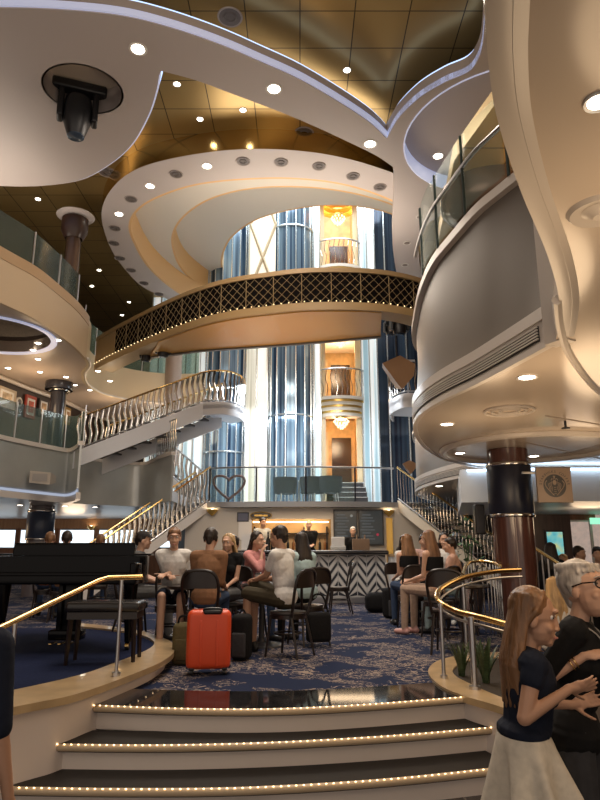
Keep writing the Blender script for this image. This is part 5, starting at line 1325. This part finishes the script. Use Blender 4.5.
MB().rbox((0, 0, .23), (.20, .22, .46), .06, 5).build('body', BLK, bg); MB().rbox((0, -.115, .16), (.15, .05, .24), .02).build('front_pocket', DGR, bg); MB().tube(spline([(-.04, .02, .45), (0, .02, .50), (.04, .02, .45)], 5), .010, 6).build('top_loop', BLK, bg)
q = floor_at(318, 8.15, .5); bg = thing('shoulder_bag', 'black shoulder bag hanging on the chair of the person in pale teal', 'bag', (q[0], q[1] - .1, .56), .2)
MB().rbox((0, 0, .17), (.30, .14, .34), .05, 4).build('body', BLK, bg); MB().tube(spline([(-.12, 0, .32), (-.06, .02, .52), (.06, .02, .52), (.12, 0, .32)], 5), .012, 6).build('strap', BLK, bg)
q = PZ(372, 605, .5); bg = thing('duffel_bag', 'black bag lying on the carpet at the foot of the fluted counter', 'bag', (q.x, 12.6, .5), .1)
MB().rbox((0, 0, .18), (.62, .34, .36), .12, 5).build('body', BLK, bg); MB().tube(spline([(-.14, -.05, .34), (-.06, -.08, .42), (.06, -.08, .42), (.14, -.05, .34)], 4), .014, 6).build('handle', DGR, bg)
q = PZ(396, 608, .5); bg = thing('tote_bag', 'pale blue and white tote bag on the carpet beside the black backpack', 'bag', (q.x + .04, 11.3, .5), -.1)
MB().rbox((0, 0, .22), (.34, .22, .44), .05, 4).build('body', cloth('tote', (.55, .60, .66), .8), bg); MB().tube(spline([(-.09, -.06, .43), (-.05, -.07, .55), (.05, -.07, .55), (.09, -.06, .43)], 4), .012, 6).build('handle', WHT, bg)
bg = thing('backpack', 'black backpack leaning beside the pale tote bag near the counter', 'bag', (q.x - .38, 11.5, .5), .3)
MB().rbox((0, 0, .25), (.26, .22, .50), .07, 5).build('body', BLK, bg); MB().rbox((0, -.12, .17), (.19, .05, .26), .02).build('front_pocket', DGR, bg)
# ================================================================ cafe tables
def table(label, loc, r=.36, h=.72):
    t = thing('cafe_table', label, 'table', loc)
    MB().lathe([(.001, h - .035), (r - .01, h - .035), (r, h - .02), (r - .008, h), (.001, h)], n=32).build('tabletop', DWOOD, t)
    MB().lathe([(.28, 0), (.27, .02), (.06, .05), (.035, .10), (.03, h - .05), (.08, h - .035)], n=20).build('pedestal', DARKM, t)
table('round dark table between the man in the white shirt and the person in brown', floor_at(192, 7.75, .5), .30)
table('round dark table before the woman in pink', floor_at(262, 8.2, .5), .26)
table('round dark table with black pedestal behind the curved brass handrail', floor_at(462, 8.0, .5), .32)
table('round dark table among the long-haired women', floor_at(416, 10.55, .5), .26)
def cup(label, loc):
    t = thing('paper_cup', label, 'cup', loc)
    MB().lathe([(.001, 0), (.030, 0), (.040, .11), (.001, .11)], n=14).build('cup', WHT, t); MB().lathe([(.041, .108), (.042, .122), (.03, .128), (.001, .128)], n=14).build('lid', BLACK, t)
q = floor_at(262, 8.2, .5); cup('white paper cup with dark lid on the table before the woman in pink', (q[0] - .05, q[1], 1.222))
q = floor_at(416, 10.55, .5); cup('white paper cup with dark lid on the table among the women', (q[0] - .05, q[1] - .05, 1.222))
# ================================================================ lights and gadgets on the ceilings
def downlight(p, r, label, lit=True, group=None, tilt=0):
    t = thing('recessed_downlight', label, 'ceiling light', p, group=group)
    MB().lathe([(r * 1.0, .0), (r * 1.35, -.006), (r * 1.4, .004)], n=20).build('trim_ring', mat('light_trim', (.7, .66, .6), .3), t)
    MB().disc((0, 0, -.002), r, (0, 0, -1), 20).build('lens', (LAMPN if lit else LAMPO), t)
def speaker_ring(p, r, label):
    t = thing('ceiling_speaker', label, 'ceiling speaker', p)
    MB().lathe([(r * .98, -.002), (r * 1.12, -.014), (r * 1.18, .004)], n=24).build('trim_ring', mat('speaker_trim', (.36, .31, .28), .4), t)
    MB().lathe([(.001, -.004), (r * .4, -.004), (r * .45, -.02), (r * .55, -.02), (r * .6, -.004), (r, -.004)], n=24).build('grille', mat('speaker_grille', (.13, .11, .10), .5), t)
def ords(pts, z, r, fmt, maker, **k):
    for i, (u, v) in enumerate(pts): maker(PZ(u, v, z) - Vector((0, 0, .004)), r, fmt % ordn[i], **k)
ords([(138, 49), (274, 89), (370, 144)], ZA, .10, '%s round downlight from the moving light along the sweeping white soffit', downlight)
ords([(438, 156)], ZA + .3, .09, '%s spotlight in the round light well above the tall glass railing', downlight)
ords([(420, 217), (407, 243), (405, 265)], ZA, .07, '%s small downlight down the narrow tail of the white soffit', downlight, lit=False)
ords([(207, 166), (150, 186), (119, 214)], ZR, .085, '%s lit downlight around the white ceiling ring, from the top', downlight)
ords([(176, 174), (243, 161), (281, 162), (319, 166), (353, 176), (380, 187), (131, 199), (115, 228), (114, 243), (120, 258), (131, 270), (144, 283), (159, 294)], ZR, .125, '%s dark round speaker grille around the white ceiling ring', speaker_ring)
gold_pts = [(177, 84), (347, 70), (243, 110), (200, 119), (260, 141), (143, 165), (112, 171), (38, 199), (99, 270), (129, 302), (122, 315), (92, 286), (136, 194)]
gold_lit = [1, 1, 1, 1, 1, 1, 0, 1, 1, 1, 1, 1, 0]
for i, (u, v) in enumerate(gold_pts):
    downlight(PZ(u, v, ZG) - Vector((0, 0, .004)), .055, '%s tiny spotlight in the gold panelled ceiling, counted outward from the moving light' % ordn[i], bool(gold_lit[i]))
ords([(230, 17), (107, 172), (304, 133)], ZG, .17, '%s round dark speaker in the gold panelled ceiling', speaker_ring)
ords([(527, 377), (447, 424), (460, 453), (534, 456)], ZS, .065, '%s lit downlight in the cream underside of the deck overhead', downlight)
ords([(439, 486), (461, 488)], ZS, .07, '%s downlight under the far vented lobe', downlight)
ords([(40, 372), (33, 350), (38, 343), (58, 340), (98, 371), (110, 381), (66, 377), (90, 390), (110, 396), (8, 368), (38, 359), (75, 385)], 6.0, .06, '%s lit downlight in the underside of the upper deck with the dark dome', downlight)
ords([(20, 505), (65, 506), (95, 507)], 2.8, .07, '%s downlight under the satin gray deck', downlight)
downlight(PZ(599, 101, ZS) - Vector((0, 0, .004)), .035, 'lit downlight in the cream underside overhead, close above the white speaker rose')
t = thing('ceiling_speaker', 'round white speaker rose in the cream underside by the picture edge', 'ceiling speaker', PZ(600, 210, ZS) - Vector((0, 0, .004)))
MB().lathe([(.075, -.002), (.12, -.014), (.135, .004)], n=32).build('trim_ring', CAPW, t); MB().lathe([(.001, -.03), (.03, -.03), (.05, -.012), (.075, -.003)], n=24).build('cone', CAPW, t)
t = thing('ceiling_vent', 'oval air vent in the cream ceiling before the mahogany column', 'vent', PZ(509, 410, ZS) - Vector((0, 0, .004)))
for r in (.24, .17, .10): MB().tube([(r * math.cos(2 * PI * k / 28), r * math.sin(2 * PI * k / 28), -.008) for k in range(28)], .014, 6, closed=True).build('ring', CAPW, t)
t = thing('ceiling_sprinkler', 'small dark sprinkler head under the cream ceiling', 'sprinkler', PZ(565, 421, ZS))
MB().cyl((0, 0, 0), (0, 0, -.07), .014, 8).build('stem', DARKM, t); MB().lathe([(.01, -.07), (.045, -.075), (.045, -.085), (.001, -.09)], n=12).build('deflector', DARKM, t)
# big moving head light in the soffit well
q = PZ(80, 88, ZA + .40)
mv = thing('hanging_moving_light', 'large black moving head spotlight hanging from the round soffit well', 'stage light', q, .35, sc=1.12)
MB().rbox((0, 0, -.05), (.80, .30, .16), .04).build('base', BLACK, mv)
for s_ in (-1, 1): MB().rbox((s_ * .25, 0, -.34), (.09, .22, .52), .03).build('yoke_arm', BLACK, mv)
hd = MB().loft([[(r * math.cos(2 * PI * k / 20), r * .92 * math.sin(2 * PI * k / 20), z) for k in range(20)] for (r, z) in ((.10, -.16), (.19, -.22), (.215, -.45), (.20, -.62), (.15, -.78), (.12, -.86))]).build('lamp_head', mat('black_head', (.016, .017, .02), .3), mv)
MB().lathe([(.001, -.875), (.10, -.872), (.125, -.86), (.12, -.84)], n=20).build('lens_ring', mat('lens_glass', (.10, .14, .2), .08, metal=.4), hd)
for s_ in (-1, 1): MB().cyl((s_ * .40, 0, -.02), (s_ * .46, 0, -.02), .05, 10).build('clamp', DARKM, mv)
MB().tube(spline([(-.22, .05, .02), (-.2, -.12, .10), (-.05, -.18, .12), (.02, -.05, .03)], 6), .012, 6).build('cable', BLACK, mv)
def small_head(label, u, v, y, sc_=1.0):
    t = thing('hanging_moving_light', label, 'stage light', PY(u, v, y), .2, sc=sc_)
    MB().rbox((0, 0, -.04), (.34, .30, .12), .03).build('base', BLACK, t)
    for s_ in (-1, 1): MB().rbox((s_ * .17, 0, -.2), (.05, .16, .26), .02).build('yoke_arm', BLACK, t)
    h = MB().lathe([(.06, -.12), (.125, -.15), (.14, -.30), (.12, -.40), (.001, -.41)], n=16).build('lamp_head', BLACK, t)
    MB().disc((0, 0, -.413), .09, (0, 0, -1), 16).build('lens', mat('lens_glass', (.1, .14, .2)), h)
small_head('black moving head spotlight under the bridge end, the smaller one further from the taupe column', 147, 348, 15.2, .85)
small_head('black moving head spotlight under the bridge end beside the taupe column', 164, 341, 14.8, 1.0)
small_head('black moving head spotlight under the bridge beside the gray balcony front', 399, 316, 15.6, 1.25)
small_head('black moving head spotlight above the dark glass where the bridge meets the balcony', 390, 322, 16.2, .9)
# brown wedge speakers
def wedge(label, u, v, y, k):
    t = thing('hanging_wedge_speaker', label, 'speaker', PY(u, v, y), .25)
    o = [(-.50, .05), (0, .30), (.42, .10), (.38, -.22), (.02, -.62)]
    MB().loft([[(x * k, -.16 * k, z * k) for x, z in o], [(x * k * .7, .22 * k, z * k * .8) for x, z in o]]).build('cabinet', mat('brown_wedge', (.30, .17, .09), .45), t)
    MB().cyl((0, .05, .25 * k), (0, .05, .9 * k), .03 * k, 8).build('bracket', DARKM, t)
wedge('large brown wedge shaped speaker hanging beside the gray balcony front', 398, 368, 13.6, .84)
wedge('small brown wedge shaped speaker low beside the dark glass wall', 409, 465, 14.8, .36)
t = thing('wall_speaker', 'beige wedge speaker mounted on the satin gray deck front', 'speaker', PY(40, 477, 14.7))
MB().loft([[(-.24, 0, -.13), (.24, 0, -.17), (.24, 0, .10), (-.24, 0, .15)], [(-.18, .5, -.08), (.18, .5, -.08), (.18, .5, .08), (-.18, .5, .08)]]).build('cabinet', mat('beige_speaker', (.48, .42, .35), .4), t); MB().box((0, -.006, -.01), (.34, .008, .17)).build('grille', mat('beige_grille', (.36, .33, .30), .6), t)
# ================================================================ pictures on the gallery wall of the lower deck
def on_wall(u, v):
    best = None
    for i in range(len(GW) - 1):
        a, b = GW[i], GW[i + 1]; k = ray(u, v); sx_ = k.x / k.y
        fa, fb = a.x - sx_ * a.y, b.x - sx_ * b.y
        if fa * fb <= 0:
            q = a.lerp(b, fa / (fa - fb)); return PY(u, v, q.y - .09), math.atan2(b.y - a.y, b.x - a.x)
def picture(u, v, w, h, label, fm, pm, round_=False):
    q, rz = on_wall(u, v)
    t = thing('framed_picture', label, 'picture', q, rz)
    if round_:
        MB().cyl((0, .03, 0), (0, -.02, 0), w, 24).build('frame', fm, t); MB().cyl((0, -.02, 0), (0, -.026, 0), w * .6, 24).build('print', pm, t)
    else:
        MB().box((0, 0, 0), (w, .05, h)).build('frame', fm, t); MB().box((0, -.028, 0), (w * .72, .008, h * .72)).build('mat_board', WHT, t)
        MB().box((0, -.034, 0), (w * .5, .006, h * .5)).build('print', pm, t)
PM1 = mat('print_warm', (.45, .28, .14), .5, noise=.7, nscale=7); PM2 = mat('print_red', (.5, .10, .06), .5, noise=.6, nscale=6); PM3 = mat('print_sepia', (.5, .40, .28), .5, noise=.6, nscale=8)
picture(6, 398, .75, .52, 'wide cream framed picture on the dark gallery wall', mat('frame_cream', (.5, .42, .32), .4), PM3)
picture(19, 402, .13, .34, 'round pale plaque on the dark gallery wall', mat('plaque_pale', (.6, .58, .55), .4), mat('plaque_dark', (.12, .12, .13)), round_=True)
picture(30, 407, .42, .62, 'red framed picture on the dark gallery wall', mat('frame_red', (.40, .06, .04), .4), PM2)
picture(43, 408, .38, .50, 'pale framed picture beside the dark flared column', mat('frame_black', (.04, .03, .03), .4), PM1)
picture(67, 416, .34, .50, 'gilt framed picture between the dark column and the chrome stair', mat('frame_gilt', (.55, .38, .14), .3, metal=.6), PM1)
# ================================================================ sign by the column
q = PY(554, 485, 8.35)
sg = thing('hanging_sign', 'square taupe coffee sign with dark round emblem on a bracket from the column', 'sign', q, .03)
TAUPE = mat('sign_taupe', (.27, .20, .15), .5); INK = mat('sign_ink', (.010, .010, .010), .4)
MB().rbox((0, 0, 0), (.46, .04, .455), .008).build('board', TAUPE, sg)
MB().tube([(-.40, .02, .16), (-.22, .02, .16)], .018, 8).build('bracket', STEEL, sg)
MB().cyl((0, -.018, -.012), (0, -.0235, -.012), .148, 40).build('emblem_disc', INK, sg)
def flat(pts, m, y=-.0245, th=.002, c=(0, -.012)):
    P = [(c[0] + x, c[1] + z) for x, z in pts]
    m.loft([[(x, y, z) for x, z in P], [(x, y + th, z) for x, z in P]])
em = MB()
star = [(.022 * (1 if k % 2 == 0 else .42) * math.sin(PI * k / 5), .118 + .022 * (1 if k % 2 == 0 else .42) * math.cos(PI * k / 5)) for k in range(10)]
flat(star, em)
em.tube([(-.045, -.0245, .058), (-.03, -.0245, .084), (-.016, -.0245, .070), (0, -.0245, .094), (.016, -.0245, .070), (.03, -.0245, .084), (.045, -.0245, .058)], .005, 5)
em.ball((0, -.0245, .030), (.026, .003, .033), 12)
for s_ in (-1, 1):
    for k in range(3):
        L = spline([(s_ * (.034 + .016 * k), -.0245, .045 - .01 * k), (s_ * (.046 + .018 * k), -.0245, .0), (s_ * (.034 + .018 * k), -.0245, -.045), (s_ * (.046 + .018 * k), -.0245, -.085 + .012 * k)], 4)
        em.tube(L, .0042, 5)
    em.tube(spline([(s_ * .10, -.0245, .055), (s_ * .125, -.0245, .02), (s_ * .110, -.0245, -.03), (s_ * .06, -.0245, -.09), (s_ * .018, -.0245, -.135)], 4), .0062, 5)
for k in range(4): em.tube([(-.016, -.0245, -.03 - .026 * k), (0, -.0245, -.038 - .026 * k), (.016, -.0245, -.03 - .026 * k)], .004, 5)
em.build('emblem_lines', TAUPE, sg)
def letters(txt, r, a0, a1, size, c, root, m, y=-.0235):
    mb = MB()
    for i, ch in enumerate(txt):
        if ch == ' ': continue
        cu = bpy.data.curves.new('l', 'FONT'); cu.body = ch; cu.size = size; cu.align_x = 'CENTER'; cu.extrude = .001
        o = bpy.data.objects.new('l', cu); COL.objects.link(o)
        dg = bpy.context.evaluated_depsgraph_get(); dg.update(); me = bpy.data.meshes.new_from_object(o.evaluated_get(dg))
        a = a0 + (a1 - a0) * i / (len(txt) - 1)
        M = Matrix.Translation((c[0] + r * math.cos(a), y, c[1] + r * math.sin(a))) @ Matrix.Rotation(PI / 2 - a, 4, 'Y') @ Matrix.Rotation(PI / 2, 4, 'X')
        mb.add([M @ v.co for v in me.vertices], [list(p.vertices) for p in me.polygons])
        bpy.data.objects.remove(o); bpy.data.curves.remove(cu); bpy.data.meshes.remove(me)
    return mb.build('lettering', m, root, smooth=0)
letters('STARBUCKS COFFEE', .170, PI * .96, PI * .04, .044, (0, -.012), sg, INK)
# ================================================================ furniture on the landing, seen through its glass
def tub_chair(u, y, rz, label, m):
    x = PY(u, 490, y).x; t = thing('tub_chair', label, 'chair', (x, y, ZL), rz)
    MB().lathe([(.001, .30), (.26, .30), (.28, .38), (.25, .44), (.001, .44)], n=24).build('seat', m, t)
    MB().lathe([(.30, .30), (.33, .55), (.335, .74), (.30, .745), (.27, .55), (.26, .30)], n=24, a0=PI * .95, a1=PI * 2.05).build('backrest', m, t)
    for (a, b_) in ((.17, .17), (-.17, .17), (.17, -.17), (-.17, -.17)): MB().tube([(a, b_, .31), (a * 1.2, b_ * 1.2, 0)], [.02, .013], 8).build('leg', STEEL, t)
UPH = cloth('slate', (.07, .085, .10))
tub_chair(330, 17.35, .1, 'slate tub chair on the landing before the niche steps', UPH); tub_chair(312, 17.5, -.5, 'slate tub chair on the landing before the blue lift shaft', UPH); tub_chair(285, 17.6, .4, 'slate tub chair on the landing furthest from the niche steps', UPH)
x = PY(299, 490, 17.9).x; t = thing('cafe_table', 'small round table among the tub chairs on the landing', 'table', (x, 18.1, ZL))
MB().cyl((0, 0, .66), (0, 0, .70), .30, 24).build('tabletop', STEELW, t); MB().lathe([(.2, 0), (.19, .02), (.03, .05), (.025, .66)], n=14).build('pedestal', STEEL, t)
q = PY(229, 484, 17.1); t = thing('heart_ornament', 'heart shaped brown ornament standing on the landing behind the glass', 'ornament', (q.x, q.y, ZL))
hp2 = [(.42 * math.sin(a) ** 3, 0, .48 + .30 * math.cos(a) - .12 * math.cos(2 * a) - .05 * math.cos(3 * a)) for a in [2 * PI * k / 36 for k in range(36)]]
MB().tube(hp2, .035, 8, closed=True).build('heart_ring', mat('brown_twig', (.14, .05, .05), .6, bump=.6, bscale=30), t); MB().cyl((0, 0, 0), (0, 0, .03), .14, 16).build('base', DARKM, t); MB().cyl((0, 0, .02), (0, 0, .13), .02, 8).build('stem', DARKM, t)
# greenery and hanging cloth beside the far stair
LEAF2 = mat('broad_leaf', (.06, .12, .04), .5, noise=.4, nscale=9)
q = PY(474, 528, 12.0); t = thing('potted_plant', 'leafy green plant between the far stair and the mahogany column', 'plant', (q.x - .05, 12.3, .5))
MB().lathe([(.001, 0), (.18, 0), (.24, .4), (.25, .46), (.20, .46), (.19, .40), (.001, .40)], n=20).build('pot', mat('pot_dark', (.05, .04, .04), .4), t)
m = MB(); rr = random.Random(5)
for k in range(90):
    a = rr.uniform(0, 2 * PI); h = rr.uniform(.55, 1.75); r = rr.uniform(.05, .42) * (1 - .35 * abs(h - 1.1)); c_ = Vector((r * math.cos(a), r * math.sin(a), h)); d = Vector((math.cos(a), math.sin(a), rr.uniform(-.6, .5))).normalized(); l = d.cross(Vector((0, 0, 1))).normalized() * rr.uniform(.03, .055); L = rr.uniform(.12, .22)
    m.add([c_, c_ + d * L * .5 + l, c_ + d * L, c_ + d * L * .5 - l, c_ + d * L * .5 + Vector((0, 0, -.012))], [(0, 1, 4), (1, 2, 4), (2, 3, 4), (3, 0, 4)])
m.build('foliage', LEAF2, t)
for k in range(5): MB().tube([(0.02 * k - .04, 0, .4), (.09 * math.cos(k * 1.3), .09 * math.sin(k * 1.3), 1.3)], .01, 5).build('stem', LEAF2, t)

for (u, v, y, m_, lb) in ((461, 518, 17.6, mat('white_satin', (.70, .72, .74), .35), 'white garment on a slim display stand behind the far stair'), (471, 520, 18.2, mat('bottle_green', (.012, .055, .045), .4), 'dark green garment on a display stand behind the far stair, next to the white one')):
    q = PY(u, v, y); t = thing('display_garment', lb, 'garment', (q.x, y, 0))
    zz = q.z
    MB().loft([[(r * math.cos(2 * PI * k / 20) * (1 + .12 * math.sin(5 * 2 * PI * k / 20) * f), r * .6 * math.sin(2 * PI * k / 20), zz + z) for k in range(20)] for (r, z, f) in ((.26, -.48, 1), (.20, -.2, .8), (.13, .05, .3), (.17, .25, 0), (.15, .36, 0), (.05, .42, 0))]).build('dress', m_, t)
    MB().cyl((0, 0, 0), (0, 0, zz + .45), .018, 8).build('pole', STEEL, t); MB().cyl((0, 0, 0), (0, 0, .03), .18, 20).build('base', STEEL, t)
# ================================================================ light
w = bpy.data.worlds.new('world'); SC.world = w; w.use_nodes = True
bg = w.node_tree.nodes['Background']; bg.inputs[0].default_value = (1.0, .86, .74, 1); bg.inputs[1].default_value = .68
WARM = (1, .70, .42); NEUT = (1, .86, .72); COOL = (.86, .93, 1)
# white light of the lift hall: its roof, and the lamps under the bridge
lamp('AREA', (0, 17.5, 15.8), 1500, COOL, 7)
lamp('AREA', (-.5, 17.6, 6.1), 260, COOL, 3.5, size_y=1)
# general ceiling lamps of the hall, then one added fill in mid-air
lamp('AREA', (.3, 6.0, 8.9), 240, NEUT, 3)
lamp('AREA', (-1.0, 10.2, 8.9), 150, NEUT, 2)
lamp('AREA', (-.6, 9.0, 6.0), 110, NEUT, 3)  # added fill over the seated people, no fitting there
# added unseen uplights, standing in for light bounced onto the ceilings
lamp('AREA', (-6.6, 11.5, 7.3), 60, NEUT, 2.5, aim=(-4, 10, 12))
lamp('AREA', (0, 13.3, 7.4), 110, NEUT, 4, aim=(0, 12.5, 12), size_y=1.5)
lamp('AREA', (3.6, 6.0, 5.0), 35, WARM, 1.2, aim=(3, 6, 9))
lamp('AREA', (0, 4.0, 5.2), 45, NEUT, 3, aim=(0, 5.0, 12))
# added point fills hung unseen under the overhead deck, warming its soffit
for (x, y, e) in ((1.9, 4.6, 22), (2.0, 6.6, 17), (3.5, 7.3, 14), (1.5, 2.2, 20), (4.6, 5.2, 18), (6.4, 8.2, 8), (5.5, 12.3, 14)):
    lamp('POINT', (x, y, 2.25), e, WARM, .35)
lamp('AREA', (6.8, 12.8, 3.5), 35, COOL, 2.5)
# left decks: added point fills in the air below their soffits
for (x, y, z, e) in ((-7.2, 13.2, 5.0, 32), (-6.6, 15.3, 5.2, 32), (-5.6, 18.2, 5.3, 25), (-7.5, 21.5, 2.3, 30), (-4.2, 18.6, 5.5, 22), (-9, 17.5, 2.0, 25)):
    lamp('POINT', (x, y, z), e, WARM, .4)
lamp('AREA', (-.6, 13.0, 5.2), 24, WARM, 2.5, aim=(-.6, 13.2, 8))  # added upward fill in mid-air, warming the bridge underside
# gold niche and bar
for z in (5.4, 8.1, 12.7): lamp('POINT', (xc, YE + .5, z), 60, WARM, .25)
lamp('AREA', (.2, 15.8, 2.65), 22, WARM, 3, size_y=.4)
lamp('POINT', (.2, 17.0, 2.2), 5, WARM, .1)
SC.view_settings.view_transform = 'Standard'; SC.view_settings.look = 'None'
SC.view_settings.gamma = 1; SC.view_settings.use_curve_mapping = False
SC.view_settings.exposure = 0.1
